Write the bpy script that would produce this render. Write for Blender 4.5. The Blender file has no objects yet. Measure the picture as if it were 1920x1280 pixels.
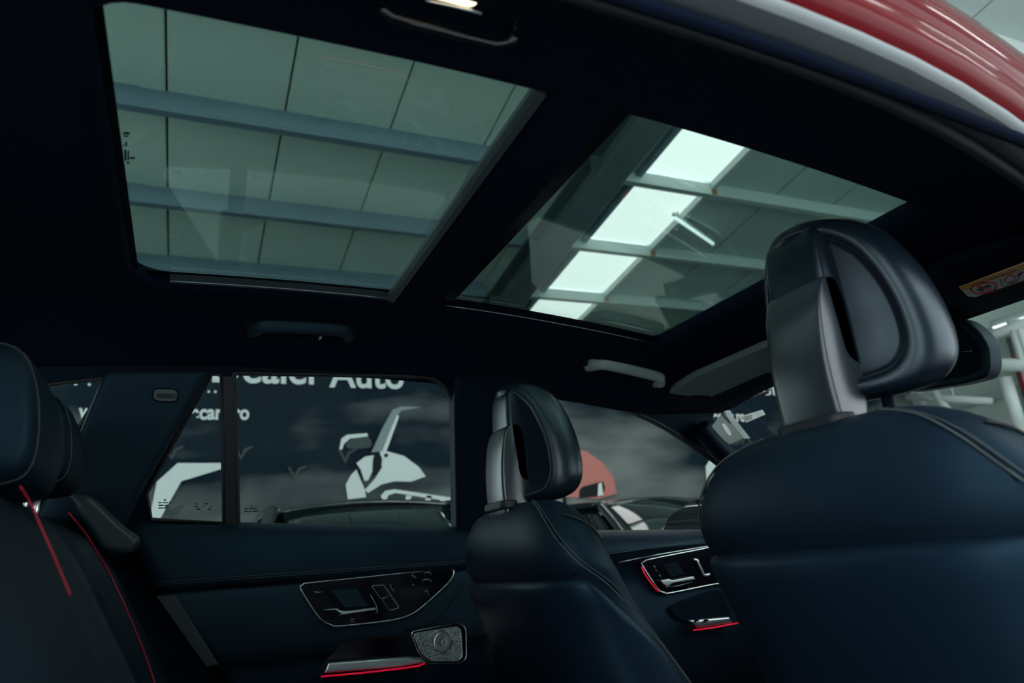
import bpy, bmesh, math, random
import numpy as np
from mathutils import Matrix, Vector
random.seed(4)
sc = bpy.context.scene
# ------------------------------------------------------------------ camera
F = 1345.33
M = np.array([[0.9133982040584814, -0.04807358968728849, -0.40421856810062445],
              [-0.3991003181545945, -0.30125636918766163, -0.8660043510703446],
              [-0.08014148034346738, 0.9523305781074372, -0.29435321151621924]])
CAM = np.array([0.0, -1.065, 0.95])
cd = bpy.data.cameras.new('camera'); cam = bpy.data.objects.new('camera', cd); sc.collection.objects.link(cam)
mw = Matrix.Identity(4)
for i in range(3):
    for j in range(3): mw[i][j] = M[i][j]
    mw[i][3] = CAM[i]
cam.matrix_world = mw
cd.sensor_width = 36.0; cd.lens = 36.0 * F / 1920.0; cd.clip_start = 0.02
cd.dof.use_dof = True; cd.dof.focus_distance = 1.55; cd.dof.aperture_fstop = 4.0
sc.camera = cam
# ------------------------------------------------------------------ world, exposure
w = bpy.data.worlds.new('world'); sc.world = w; w.use_nodes = True
bg = w.node_tree.nodes['Background']; bg.inputs[0].default_value = (0.84, 0.95, 1.0, 1); bg.inputs[1].default_value = 4.2
sc.view_settings.view_transform = 'Standard'; sc.view_settings.look = 'None'
sc.view_settings.gamma = 1.0; sc.view_settings.use_curve_mapping = False
sc.view_settings.exposure = -0.40
sc.cycles.max_bounces = 8; sc.cycles.transparent_max_bounces = 24; sc.cycles.sample_clamp_indirect = 4.0
sc.cycles.caustics_reflective = False; sc.cycles.caustics_refractive = False

# ------------------------------------------------------------------ helpers
def P(u, v, X=None, Y=None, Z=None):
    d = M @ np.array([u - 960.0, 640.0 - v, -F])
    if X is not None: t = (X - CAM[0]) / d[0]
    elif Y is not None: t = (Y - CAM[1]) / d[1]
    else: t = (Z - CAM[2]) / d[2]
    p = CAM + d * t
    return Vector(p)
SLOPE = 0.297
def side_y(z): return 0.735 - SLOPE * (z - 1.07)
def PS(u, v, off=0.0):
    """photo point on the leaning side-glass plane of the far side, moved inwards by off"""
    d = M @ np.array([u - 960.0, 640.0 - v, -F]); n = np.array([0, 1, SLOPE])
    t = (0.735 - off + SLOPE * 1.07 - n @ CAM) / (n @ d)
    return Vector(CAM + d * t)
def link(o, parent=None):
    sc.collection.objects.link(o)
    if parent is not None: o.parent = parent
    return o
def tag(o, label=None, cat=None, group=None, kind=None):
    if label: o['label'] = label
    if cat: o['category'] = cat
    if group: o['group'] = group
    if kind: o['kind'] = kind
    return o
def empty(name, loc=(0, 0, 0), rz=0.0):
    o = bpy.data.objects.new(name, None); o.location = loc; o.rotation_euler.z = rz; o.empty_display_size = 0.1
    return link(o)
def mesh(name, verts, faces, mat, parent=None, smooth=False, bevel=0.0, seg=3, sub=0):
    me = bpy.data.meshes.new(name)
    me.from_pydata([tuple(v) for v in verts], [], faces)
    bm = bmesh.new(); bm.from_mesh(me)
    bmesh.ops.recalc_face_normals(bm, faces=bm.faces); bm.to_mesh(me); bm.free()
    if smooth:
        for p in me.polygons: p.use_smooth = True
    me.materials.append(mat)
    o = bpy.data.objects.new(name, me); link(o, parent)
    if bevel > 0:
        b = o.modifiers.new('bevel', 'BEVEL'); b.width = bevel; b.segments = seg; b.limit_method = 'ANGLE'; b.angle_limit = math.radians(40)
        for p in me.polygons: p.use_smooth = True
        wn = o.modifiers.new('wn', 'WEIGHTED_NORMAL'); wn.keep_sharp = True
    if sub:
        s = o.modifiers.new('sub', 'SUBSURF'); s.levels = sub; s.render_levels = sub
    return o
def box(name, x0, x1, y0, y1, z0, z1, mat, parent=None, bevel=0.0, seg=3):
    v = [(x, y, z) for x in (x0, x1) for y in (y0, y1) for z in (z0, z1)]
    f = [(0, 1, 3, 2), (4, 6, 7, 5), (0, 4, 5, 1), (2, 3, 7, 6), (0, 2, 6, 4), (1, 5, 7, 3)]
    return mesh(name, v, f, mat, parent, bevel=bevel, seg=seg)
def slab(name, pts, vec, mat, parent=None, bevel=0.0, seg=3):
    vec = Vector(vec); n = len(pts); pts = [Vector(p) for p in pts]
    v = pts + [p + vec for p in pts]
    f = [tuple(range(n)), tuple(range(2 * n - 1, n - 1, -1))] + [(i, (i + 1) % n, n + (i + 1) % n, n + i) for i in range(n)]
    return mesh(name, v, f, mat, parent, bevel=bevel, seg=seg)
def crom(pts, n=6, closed=True):
    pts = [Vector(p) for p in pts]; N = len(pts); out = []
    R = range(N) if closed else range(N - 1)
    for i in R:
        if closed: p0, p1, p2, p3 = pts[i - 1], pts[i], pts[(i + 1) % N], pts[(i + 2) % N]
        else: p0, p1, p2, p3 = pts[max(0, i - 1)], pts[i], pts[i + 1], pts[min(N - 1, i + 2)]
        for k in range(n):
            t = k / n
            out.append(0.5 * ((2 * p1) + (p2 - p0) * t + (2 * p0 - 5 * p1 + 4 * p2 - p3) * t * t + (3 * p1 - p0 - 3 * p2 + p3) * t ** 3))
    if not closed: out.append(pts[-1])
    return out
def round_poly(pts, r, k=5):
    """round the corners of a planar polygon; r a number or one per corner"""
    pts = [Vector(p) for p in pts]; N = len(pts); out = []
    for i, p in enumerate(pts):
        rr = r[i] if isinstance(r, (list, tuple)) else r
        a = (pts[i - 1] - p); b = (pts[(i + 1) % N] - p)
        la = min(rr, a.length * 0.45); lb = min(rr, b.length * 0.45)
        A = p + a.normalized() * la; B = p + b.normalized() * lb
        if rr <= 1e-6: out.append(p); continue
        for j in range(k + 1):
            t = j / k
            out.append(A * (1 - t) ** 2 + p * 2 * t * (1 - t) + B * t * t)
    return out
def tube(name, pts, r, mat, parent=None, closed=False, seg=8):
    pts = [Vector(p) for p in pts]; N = len(pts); v = []; f = []
    up = None
    for i, p in enumerate(pts):
        if closed: d = (pts[(i + 1) % N] - pts[i - 1]).normalized()
        else: d = (pts[min(N - 1, i + 1)] - pts[max(0, i - 1)]).normalized()
        if up is None:
            up = d.orthogonal().normalized()
        up = (up - d * up.dot(d)).normalized(); s = d.cross(up)
        rr = r[i] if isinstance(r, (list, tuple)) else r
        for k in range(seg):
            a = 2 * math.pi * k / seg
            v.append(p + (up * math.cos(a) + s * math.sin(a)) * rr)
    for i in range(N if closed else N - 1):
        for k in range(seg):
            a, b = i * seg + k, i * seg + (k + 1) % seg
            j = (i + 1) % N
            f.append((a, b, j * seg + (k + 1) % seg, j * seg + k))
    if not closed:
        f.append(tuple(range(seg))); f.append(tuple(range((N - 1) * seg, N * seg)))
    return mesh(name, v, f, mat, parent, smooth=True)
def loft(name, rings, mat, parent=None, closed_ring=True, cap=(True, True), smooth=True, sub=0):
    n = len(rings[0]); v = [p for r in rings for p in r]; f = []
    for i in range(len(rings) - 1):
        for k in range(n if closed_ring else n - 1):
            a, b = i * n + k, i * n + (k + 1) % n
            f.append((a, b, b + n, a + n))
    if closed_ring and cap[0]: f.append(tuple(range(n)))
    if closed_ring and cap[1]: f.append(tuple(range((len(rings) - 1) * n, len(rings) * n)))
    return mesh(name, v, f, mat, parent, smooth=smooth, sub=sub)
def holed(name, outer, holes, vec, mat, parent=None):
    """planar sheet with holes and real thickness"""
    bm = bmesh.new(); es = []
    for loop in [outer] + holes:
        vs = [bm.verts.new(p) for p in loop]
        for i in range(len(vs)): es.append(bm.edges.new((vs[i], vs[(i + 1) % len(vs)])))
    bmesh.ops.triangle_fill(bm, use_beauty=True, use_dissolve=False, edges=es)
    r = bmesh.ops.extrude_face_region(bm, geom=list(bm.faces))
    bmesh.ops.translate(bm, vec=Vector(vec), verts=[e for e in r['geom'] if isinstance(e, bmesh.types.BMVert)])
    bmesh.ops.recalc_face_normals(bm, faces=bm.faces)
    me = bpy.data.meshes.new(name); bm.to_mesh(me); bm.free(); me.materials.append(mat)
    return link(bpy.data.objects.new(name, me), parent)
def text(name, s, loc, size, mat, parent=None, rot=(math.pi / 2, 0, 0), depth=0.001, align='LEFT', width=None, off=0.0):
    c = bpy.data.curves.new(name, 'FONT'); c.body = s; c.size = size; c.extrude = depth; c.align_x = align; c.offset = off
    c.materials.append(mat)
    tmp = bpy.data.objects.new(name + '_curve', c); link(tmp)
    dg = bpy.context.evaluated_depsgraph_get(); dg.update()
    me = bpy.data.meshes.new_from_object(tmp.evaluated_get(dg)); bpy.data.objects.remove(tmp)
    xs = [v.co.x for v in me.vertices]
    if width:
        k = width / (max(xs) - min(xs))
        for v in me.vertices: v.co.x = (v.co.x - min(xs)) * k
    o = bpy.data.objects.new(name, me); o.location = loc; o.rotation_euler = rot
    return link(o, parent)

# ------------------------------------------------------------------ materials
def mat(name, col, rough=0.5, metal=0.0, spec=0.5, coat=0.0, bump=None, var=None, emit=None, sheen=0.0, tint=None):
    m = bpy.data.materials.new(name); m.use_nodes = True; nt = m.node_tree; b = nt.nodes['Principled BSDF']
    b.inputs['Base Color'].default_value = (*col, 1); b.inputs['Roughness'].default_value = rough
    b.inputs['Metallic'].default_value = metal; b.inputs['Specular IOR Level'].default_value = spec
    b.inputs['Coat Weight'].default_value = coat; b.inputs['Coat Roughness'].default_value = 0.04
    if tint: b.inputs['Specular Tint'].default_value = (*tint, 1)
    if sheen: b.inputs['Sheen Weight'].default_value = sheen
    tc = nt.nodes.new('ShaderNodeTexCoord')
    if var:
        sca, c2 = var; n = nt.nodes.new('ShaderNodeTexNoise'); n.inputs['Scale'].default_value = sca; n.inputs['Detail'].default_value = 4
        r = nt.nodes.new('ShaderNodeValToRGB'); r.color_ramp.elements[0].position = 0.35; r.color_ramp.elements[1].position = 0.65
        r.color_ramp.elements[0].color = (*col, 1); r.color_ramp.elements[1].color = (*c2, 1)
        nt.links.new(tc.outputs['Object'], n.inputs['Vector']); nt.links.new(n.outputs['Fac'], r.inputs['Fac']); nt.links.new(r.outputs['Color'], b.inputs['Base Color'])
    if bump:
        kind, sca, st = bump
        n = nt.nodes.new('ShaderNodeTexVoronoi' if kind == 'v' else 'ShaderNodeTexNoise'); n.inputs['Scale'].default_value = sca
        bp = nt.nodes.new('ShaderNodeBump'); bp.inputs['Strength'].default_value = st; bp.inputs['Distance'].default_value = 0.002
        nt.links.new(tc.outputs['Object'], n.inputs['Vector']); nt.links.new(n.outputs[0], bp.inputs['Height']); nt.links.new(bp.outputs['Normal'], b.inputs['Normal'])
    if emit:
        b.inputs['Emission Color'].default_value = (*emit[0], 1); b.inputs['Emission Strength'].default_value = emit[1]
    return m
def glass(name, tint, f0=0.05, rough=0.0, gain=1.0):
    m = bpy.data.materials.new(name); m.use_nodes = True; nt = m.node_tree; nt.nodes.clear()
    out = nt.nodes.new('ShaderNodeOutputMaterial'); mix = nt.nodes.new('ShaderNodeMixShader')
    tr = nt.nodes.new('ShaderNodeBsdfTransparent'); tr.inputs[0].default_value = (*tint, 1)
    gl = nt.nodes.new('ShaderNodeBsdfGlossy'); gl.inputs['Roughness'].default_value = rough; gl.inputs['Color'].default_value = (0.9, 1.0, 0.96, 1)
    lw = nt.nodes.new('ShaderNodeLayerWeight'); lw.inputs['Blend'].default_value = 0.5
    pw = nt.nodes.new('ShaderNodeMath'); pw.operation = 'POWER'; pw.inputs[1].default_value = 5
    ml = nt.nodes.new('ShaderNodeMath'); ml.operation = 'MULTIPLY_ADD'; ml.inputs[1].default_value = (1 - f0) * gain; ml.inputs[2].default_value = f0
    ml.use_clamp = True
    nt.links.new(lw.outputs['Facing'], pw.inputs[0]); nt.links.new(pw.outputs[0], ml.inputs[0])
    nt.links.new(ml.outputs[0], mix.inputs[0]); nt.links.new(tr.outputs[0], mix.inputs[1]); nt.links.new(gl.outputs[0], mix.inputs[2])
    nt.links.new(mix.outputs[0], out.inputs[0])
    return m
leather = mat('leather', (0.0065, 0.0145, 0.026), 0.44, bump=('v', 900, 0.12), var=(6, (0.008, 0.017, 0.030)), tint=(0.36, 0.72, 1.0), spec=0.28)
leather_pad = mat('leather_pad', (0.006, 0.0125, 0.021), 0.30, bump=('v', 900, 0.06), tint=(0.75, 0.92, 1.0), spec=0.6)
shell_m = mat('seat_shell', (0.0060, 0.0145, 0.028), 0.42, bump=('n', 1500, 0.05), tint=(0.36, 0.72, 1.0), spec=0.38)
bracket_m = mat('trim_grey_plastic', (0.024, 0.038, 0.046), 0.38, bump=('n', 1500, 0.05))
hr_bracket_m = mat('headrest_bracket_plastic', (0.020, 0.031, 0.040), 0.28, bump=('n', 1500, 0.03), spec=1.0)
cloth = mat('headliner_cloth', (0.0020, 0.0066, 0.0205), 0.95, bump=('n', 900, 0.25), spec=0.12, sheen=0.0)
softpl = mat('soft_plastic', (0.010, 0.0185, 0.026), 0.52, bump=('n', 1200, 0.10), tint=(0.36, 0.72, 1.0), spec=0.38)
darkpl = mat('dark_plastic', (0.0028, 0.0068, 0.0145), 0.5, bump=('n', 1200, 0.08), tint=(0.36, 0.72, 1.0), spec=0.12)
pillarpl = mat('pillar_plastic', (0.009, 0.018, 0.028), 0.55, bump=('n', 1000, 0.12), tint=(0.36, 0.72, 1.0), spec=0.38)
railpl = mat('rail_plastic', (0.070, 0.092, 0.108), 0.38)
rubber = mat('black_rubber', (0.010, 0.013, 0.018), 0.55)
sealm = mat('door_seal', (0.022, 0.032, 0.040), 0.5)
sealbright = mat('bright_seal', (0.42, 0.46, 0.47), 0.35)
gloss = mat('piano_black', (0.003, 0.004, 0.008), 0.10, spec=0.35)
chrome = mat('chrome', (0.85, 0.87, 0.89), 0.24, metal=1.0)
satin = mat('satin_metal', (0.68, 0.73, 0.75), 0.30, metal=1.0)
speakm = mat('speaker_metal', (0.40, 0.43, 0.43), 0.22, metal=1.0, bump=('v', 420, 0.9))
red_led = mat('red_ambient_light', (0.5, 0.0, 0.02), 0.4, emit=((1.0, 0.01, 0.055), 0.5))
red_pipe = mat('red_piping', (0.40, 0.004, 0.022), 0.45)
handle_m = mat('grey_handle', (0.28, 0.34, 0.33), 0.4)
visor_m = mat('lightened_visor_vinyl', (0.19, 0.245, 0.25), 0.6, bump=('n', 900, 0.15))  # vinyl lightened to stand for windscreen light on the driver visor
stitch_m = mat('grey_thread', (0.085, 0.105, 0.11), 0.7)
stitch_d = mat('dark_thread', (0.045, 0.062, 0.07), 0.7)
redpaint = mat('red_paint', (0.17, 0.0004, 0.0045), 0.07, coat=0.0, spec=0.12)
whitep = mat('white_print', (0.84, 0.87, 0.84), 0.6, spec=0.1)
greyp = mat('grey_print', (0.30, 0.34, 0.34), 0.6, spec=0.1)
darkp = mat('dark_print', (0.015, 0.02, 0.022), 0.6, spec=0.1)
faintp = mat('faint_print', (0.075, 0.092, 0.094), 0.6, spec=0.1)
orangep = mat('orange_print', (0.75, 0.36, 0.04), 0.6)
redp = mat('red_print', (0.55, 0.02, 0.03), 0.6)
salmonp = mat('salmon_print', (0.62, 0.22, 0.19), 0.6, spec=0.1)
blackp = mat('black_print', (0.008, 0.008, 0.01), 0.6)
roofglass = glass('tinted_roof_glass', (0.61, 0.73, 0.69), f0=0.10, gain=1.2)
sideglass = glass('side_glass', (0.88, 0.945, 0.93), f0=0.003, gain=0.3)
frontglass = glass('front_glass', (0.93, 0.97, 0.95), f0=0.004, gain=0.3)
frit = mat('black_frit', (0.004, 0.006, 0.009), 0.25)
panel_m = mat('ceiling_panel', (0.69, 0.80, 0.74), 0.55, var=(0.7, (0.74, 0.84, 0.78)))
panel_shade = mat('shaded_ceiling_panel', (0.40, 0.48, 0.455), 0.55, var=(0.7, (0.45, 0.53, 0.50)))  # darker copy of the same panels; shade beside the skylight is in the colour
joint_m = mat('panel_joint', (0.10, 0.12, 0.12), 0.7)
purlin_m = mat('painted_steel', (0.18, 0.255, 0.32), 0.5, var=(2, (0.21, 0.285, 0.345)))
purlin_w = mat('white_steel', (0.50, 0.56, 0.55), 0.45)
beam_m = mat('dark_steel', (0.10, 0.14, 0.15), 0.5, var=(2, (0.13, 0.17, 0.18)))
white_m = mat('white_paint_steel', (0.80, 0.84, 0.83), 0.4)
rust_m = mat('rusty_edge', (0.30, 0.13, 0.03), 0.8)
sky_m = mat('daylight_panel', (0.8, 0.8, 0.8), 0.5, emit=((1.0, 0.93, 0.95), 2.9))
tube_m = mat('tube_light', (0.9, 0.9, 0.9), 0.4, emit=((0.95, 1.0, 1.0), 2.2))
concrete = mat('concrete', (0.50, 0.52, 0.52), 0.45, var=(1.2, (0.56, 0.58, 0.57)))
wall_d = mat('dark_wall_panel', (0.06, 0.07, 0.075), 0.7, var=(1.0, (0.08, 0.09, 0.095)))
wall_m = mat('wall_panel', (0.30, 0.34, 0.33), 0.7, var=(1.0, (0.34, 0.38, 0.36)))
paint_dark = mat('dark_car_paint', (0.008, 0.014, 0.016), 0.2, coat=1.0)
car_glass = mat('car_window', (0.005, 0.016, 0.016), 0.03, coat=1.0, spec=0.9)
tyre_m = mat('tyre', (0.012, 0.012, 0.013), 0.8)
lens_m = mat('lamp_lens', (0.9, 0.85, 0.75), 0.3, emit=((1.0, 0.80, 0.52), 4.0))
carpet = mat('carpet', (0.010, 0.013, 0.018), 0.95, bump=('n', 800, 0.5))

# ------------------------------------------------------------------ the hall outside
H0 = CAM[2] + 4.2; SL = 0.155
def cz(y): return H0 - SL * (y - CAM[1])      # underside of the hall roof, y in world
hall = empty('hall_ceiling', (0, 0, 0)); tag(hall, 'pitched warehouse ceiling of pale panels with grey steel purlins', kind='structure')
YA, YB = -6.9, 7.2
def slope_box(name, x0, x1, y0, y1, up0, up1, m, parent):
    v = [(x, y, cz(y) + u) for x in (x0, x1) for y in (y0, y1) for u in (up0, up1)]
    f = [(0, 1, 3, 2), (4, 6, 7, 5), (0, 4, 5, 1), (2, 3, 7, 6), (0, 2, 6, 4), (1, 5, 7, 3)]
    return mesh(name, v, f, m, parent)
PW = 0.82; X0 = -0.27
k0, k1 = -9, 13
sky_x = (3.76, 4.64)
edges = [X0 + PW * k for k in range(-4, 5)] + [3.76]
for a, b in zip(edges[:-1], edges[1:]): slope_box('panel', a + 0.008, b - 0.008, YA, YB, 0.0, 0.08, panel_m, hall)
slope_box('panel', -0.44, -0.27 - 0.016, YA, YB, -0.006, -0.001, panel_m, hall)
edges = [4.64 + PW * k for k in range(0, 8)]
for a, b in zip(edges[:-1], edges[1:]): slope_box('panel', a + 0.008, b - 0.008, YA, YB, 0.0, 0.08, panel_shade, hall)
slope_box('joint_backing', -3.55, 3.76, YA, YB, 0.08, 0.1, joint_m, hall)
slope_box('joint_backing', 4.64, 10.5, YA, YB, 0.08, 0.1, joint_m, hall)
py = [4.92 - 1.1 * k for k in range(1, 10)] + [4.92, 6.03, 7.08]
purl_y = sorted(y + CAM[1] for y in py)
# daylight strip, one sheet in every bay between purlins
ys = [YA] + purl_y + [YB]
for a, b in zip(ys[:-1], ys[1:]):
    if b - a > 0.2: slope_box('skylight_sheet', sky_x[0], sky_x[1], a + 0.03, b - 0.01, 0.01, 0.03, sky_m, hall)
for x in (sky_x[0], sky_x[1]):
    slope_box('skylight_curb', x - 0.03, x + 0.03, YA, YB, -0.06, 0.08, purlin_w if x > 4 else purlin_m, hall)
for y in purl_y:
    # C-shaped purlin: web, lower flange, upper flange
    v = []; f = []
    prof = [(0.0, 0.0), (0.0, -0.17), (0.075, -0.17), (0.075, -0.145), (0.065, -0.145), (0.065, -0.16), (0.010, -0.16), (0.010, 0.0)]
    n = len(prof)
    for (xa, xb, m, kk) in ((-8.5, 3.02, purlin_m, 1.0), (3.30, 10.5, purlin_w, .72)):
        v = [(x, y + dy, cz(y) + dz * kk) for x in (xa, xb) for (dy, dz) in prof]
        f = [(i, (i + 1) % n, n + (i + 1) % n, n + i) for i in range(n)] + [tuple(range(n)), tuple(range(n, 2 * n))]
        mesh('purlin', v, f, m, hall)
    box('rusty_bracket', 4.61, 4.67, y - .012, y - .001, cz(y) - .115, cz(y) - .07, rust_m, hall)
# main portal rafter beside the daylight strip (I section): flanges and web
rf = empty('portal_rafter', (0, 0, 0)); tag(rf, 'dark steel portal rafter running beside the bright skylight strip', 'rafter')
rf['kind'] = 'structure'
def rafter_box(name, x0, x1, u0, u1, p): return slope_box(name, x0, x1, YA, YB, u0, u1, beam_m, p)
rafter_box('bottom_flange', 3.02, 3.30, -0.46, -0.435, rf)
rafter_box('web', 3.15, 3.17, -0.435, -0.19, rf)
rafter_box('top_flange', 3.02, 3.30, -0.19, -0.172, rf)
for y in (4.6, 5.9, 7.0):
    yw = y + CAM[1]
    slope_box('gusset', 3.04, 3.28, yw, yw + 0.012, -0.435, -0.19, beam_m, rf)
for a, b in zip(ys[:-1], ys[1:]):
    if b - a > 0.2: slope_box('skylight_sheet', -4.44, -3.56, a + 0.03, b - 0.01, 0.01, 0.03, sky_m, hall)
for k in range(5): slope_box('panel', -5.26 - PW * k + .008, -4.44 - PW * k - .008, YA, YB, 0.0, 0.08, panel_m, hall)
# floor and walls
fl = box('floor', -8.6, 12, -9, 7.6, -0.1, 0.0, concrete); tag(fl, 'grey concrete hall floor around the cars', kind='structure')
wl = empty('wall_left', (0, 0, 0)); tag(wl, 'tall grey hall wall behind the advertising banners', kind='structure')
for k in range(12):
    box('panel', -3 + 1.15 * k + 0.01, -3 + 1.15 * (k + 1) - 0.01, 7.2, 7.28, 0, 3.95, wall_m, wl)
box('backing', -3, 10.8, 7.28, 7.3, 0, 4.0, joint_m, wl)
wn = empty('wall_near', (0, 0, 0)); tag(wn, 'dark grey hall wall with open gates behind the viewer', kind='structure')
for k in (0, 1, 2, 6, 7, 8, 9): box('panel', -8.5 + 1.2 * k + 0.01, -8.5 + 1.2 * (k + 1) - 0.01, -7.0, -6.92, 0, 6.1, wall_d, wn)
wb_ = empty('wall_back', (0, 0, 0)); tag(wb_, 'grey end wall of the hall behind the car', kind='structure')
for k in range(4, 12): box('panel', -8.6, -8.52, -7.0 + 1.2 * k + 0.01, -7.0 + 1.2 * (k + 1) - 0.01, 0, 6.1, wall_d, wb_)
wf = empty('wall_front', (0, 0, 0)); tag(wf, 'pale front wall of the hall with white steel framing seen past the windscreen', kind='structure')
for k in range(7):
    box('panel', 10.6, 10.68, -2.2 + 1.36 * k + 0.01, -2.2 + 1.36 * (k + 1) - 0.01, 0, 5.3, panel_m, wf)
for z in (1.6, 2.62, 3.5): box('girt', 10.42, 10.6, -2.2, 7.2, z, z + 0.12, purlin_w, wf)
for y in (1.6, 3.7, 4.25, 6.3): box('post', 10.30, 10.42, y, y + 0.14, 0, 4.6, purlin_w, wf)
for (a, b, r_) in (((1800, 650), (1960, 592), .07), ((1896, 600), (1930, 715), .06), ((1906, 600), (1940, 700), .05), ((1780, 684), (1960, 684), .085), ((1700, 744), (1862, 752), .05), ((1884, 708), (1912, 800), .085), ((1752, 735), (1800, 800), .06)):
    tube('brace', [P(*a, X=9.7), P(*b, X=9.7)], r_, white_m, wf)
box('dark_opening', 10.40, 10.44, P(1960, 700, X=10.4).y, P(1905, 700, X=10.4).y, 1.0, 3.4, joint_m, wf)

# hanging tube lights
def tube_light(a, b, label):
    t = empty('tube_light', a); tag(t, label, 'light', 'tube lights under the hall roof')
    a = Vector(a); b = Vector(b); L = b - a
    tube('lamp_tube', [Vector((0, 0, 0)), L], 0.018, tube_m, t)
    tube('lamp_body', [L * -0.02 + Vector((0, 0, 0.035)), L * 1.02 + Vector((0, 0, 0.035))], 0.02, purlin_w, t)
    for q in (0.1, 0.9): tube('lamp_holder', [L * q + Vector((0, 0, 0.03)), L * q + Vector((0, 0, 0.10))], 0.012, purlin_w, t, seg=6)
def PC(u, v, off):
    d = M @ np.array([u - 960.0, 640.0 - v, -F]); t = (4.2 - off) / (d[2] + SL * d[1]); return Vector(CAM + d * t)
tube_light(PC(1265, 408, .12), PC(1337, 457, .12), 'slim white tube light hanging beside the bright skylight strip')

bat_m = mat('fill_tube', (0.9, 0.9, 0.9), 0.4, emit=((0.93, 0.99, 1.0), 75.0))  # unseen fill battens, added to brighten the hall and its ceiling
for i_, (bx0, by0) in enumerate(((-5.0, -2.6), (-1.6, -2.6), (1.8, -2.6), (5.2, -2.6), (-3.4, -5.2), (0.2, -5.2), (3.6, -5.2))):
    t = empty('fill_batten', (bx0, by0, cz(by0) - .75)); tag(t, 'unseen batten light added under the hall roof to brighten the hall', 'light', 'added fill battens behind the viewer')
    tube('lamp_tube', [(0, 0, 0), (1.5, 0, 0)], 0.03, bat_m, t)
    tube('lamp_body', [(-.02, 0, .055), (1.52, 0, .055)], 0.025, purlin_w, t)
    for q in (.2, 1.3): tube('wire', [(q, 0, .06), (q, 0, .55)], .004, purlin_w, t, seg=5)

# white partition and red box beyond the windscreen
wp = empty('partition_board', (0, 0, 0)); tag(wp, 'large white partition board seen low through the windscreen', 'board')
q0 = P(1760, 782, X=7.5); q1 = P(1925, 800, X=7.5)
box('board', 7.5, 7.56, q1.y - 1.6, q0.y + 0.9, 0.12, q1.z + 0.02, whitep, wp, bevel=0.01)
for yy in (q1.y - 1.4, q0.y + 0.6): box('foot', 7.25, 7.8, yy, yy + 0.08, 0, 0.12, purlin_m, wp, bevel=0.01)
rb = empty('red_cabinet', (0, 0, 0)); tag(rb, 'small red hose cabinet hung on the pale front wall', 'cabinet')
q = P(1918, 705, X=10.0)
box('body', 10.0, 10.2, q.y - 0.5, q.y + 0.06, q.z - 0.35, q.z + 0.3, redp, rb, bevel=0.02)
box('door', 9.97, 10.0, q.y - 0.47, q.y + 0.03, q.z - 0.32, q.z + 0.27, redp, rb, bevel=0.008)
fl1 = empty('flood_light', (0, 0, 0)); tag(fl1, 'white flood light fixed to the framing above the windscreen view', 'light')
q = P(1895, 603, X=9.9)
box('housing', 9.9, 10.1, q.y - 0.28, q.y + 0.28, q.z, q.z + 0.1, purlin_w, fl1, bevel=0.02)
box('lamp_lens', 9.88, 10.08, q.y - 0.24, q.y + 0.24, q.z - 0.012, q.z, tube_m, fl1)
tube('bracket', [(10.1, q.y, q.z + 0.05), (10.4, q.y, q.z + 0.12)], 0.025, purlin_w, fl1)

# ------------------------------------------------------------------ banners
BY = 7.5 + CAM[1]
def banner_mat():
    m = mat('banner_print', (0.05, 0.07, 0.075), 0.7, spec=0.06); nt = m.node_tree; b = nt.nodes['Principled BSDF']
    tc = nt.nodes.new('ShaderNodeTexCoord'); mp = nt.nodes.new('ShaderNodeMapping'); mp.inputs['Scale'].default_value = (0.55, 1, 1.6)
    n = nt.nodes.new('ShaderNodeTexNoise'); n.inputs['Scale'].default_value = 1.1; n.inputs['Detail'].default_value = 3
    sp = nt.nodes.new('ShaderNodeSeparateXYZ')
    md = nt.nodes.new('ShaderNodeMath'); md.operation = 'MULTIPLY_ADD'; md.inputs[1].default_value = -0.24; md.inputs[2].default_value = 0.11
    ax = nt.nodes.new('ShaderNodeMath'); ax.operation = 'ADD'; ax.inputs[1].default_value = -0.9
    ab = nt.nodes.new('ShaderNodeMath'); ab.operation = 'ABSOLUTE'
    am = nt.nodes.new('ShaderNodeMath'); am.operation = 'MULTIPLY_ADD'; am.inputs[1].default_value = 0.11
    ad = nt.nodes.new('ShaderNodeMath'); ad.operation = 'ADD'
    r = nt.nodes.new('ShaderNodeValToRGB'); e = r.color_ramp.elements
    e[0].position = 0.42; e[0].color = (0.010, 0.021, 0.032, 1); e[1].position = 1.0; e[1].color = (0.34, 0.36, 0.34, 1)
    nt.links.new(tc.outputs['Object'], mp.inputs[0]); nt.links.new(mp.outputs[0], n.inputs['Vector']); nt.links.new(tc.outputs['Object'], sp.inputs[0])
    nt.links.new(sp.outputs['Z'], md.inputs[0]); nt.links.new(sp.outputs['X'], ax.inputs[0]); nt.links.new(ax.outputs[0], ab.inputs[0]); nt.links.new(ab.outputs[0], am.inputs[0]); nt.links.new(md.outputs[0], am.inputs[2])
    nt.links.new(n.outputs['Fac'], ad.inputs[0]); nt.links.new(am.outputs[0], ad.inputs[1])
    nt.links.new(ad.outputs[0], r.inputs['Fac']); nt.links.new(r.outputs['Color'], b.inputs['Base Color'])
    return m
ban_m = banner_mat()
def bpt(u, v, lift): q = P(u, v, Y=BY); return Vector((q.x, BY - lift, q.z - 1.2))
def printed(name, pix, m, parent, lift=0.004, rnd=True):
    pts = [bpt(u, v, lift) for u, v in pix]
    if rnd: pts = crom(pts, 4)
    pts = [p - Vector((0, BY, 0)) for p in pts]
    return slab(name, pts, (0, -0.002, 0), m, parent)
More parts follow.
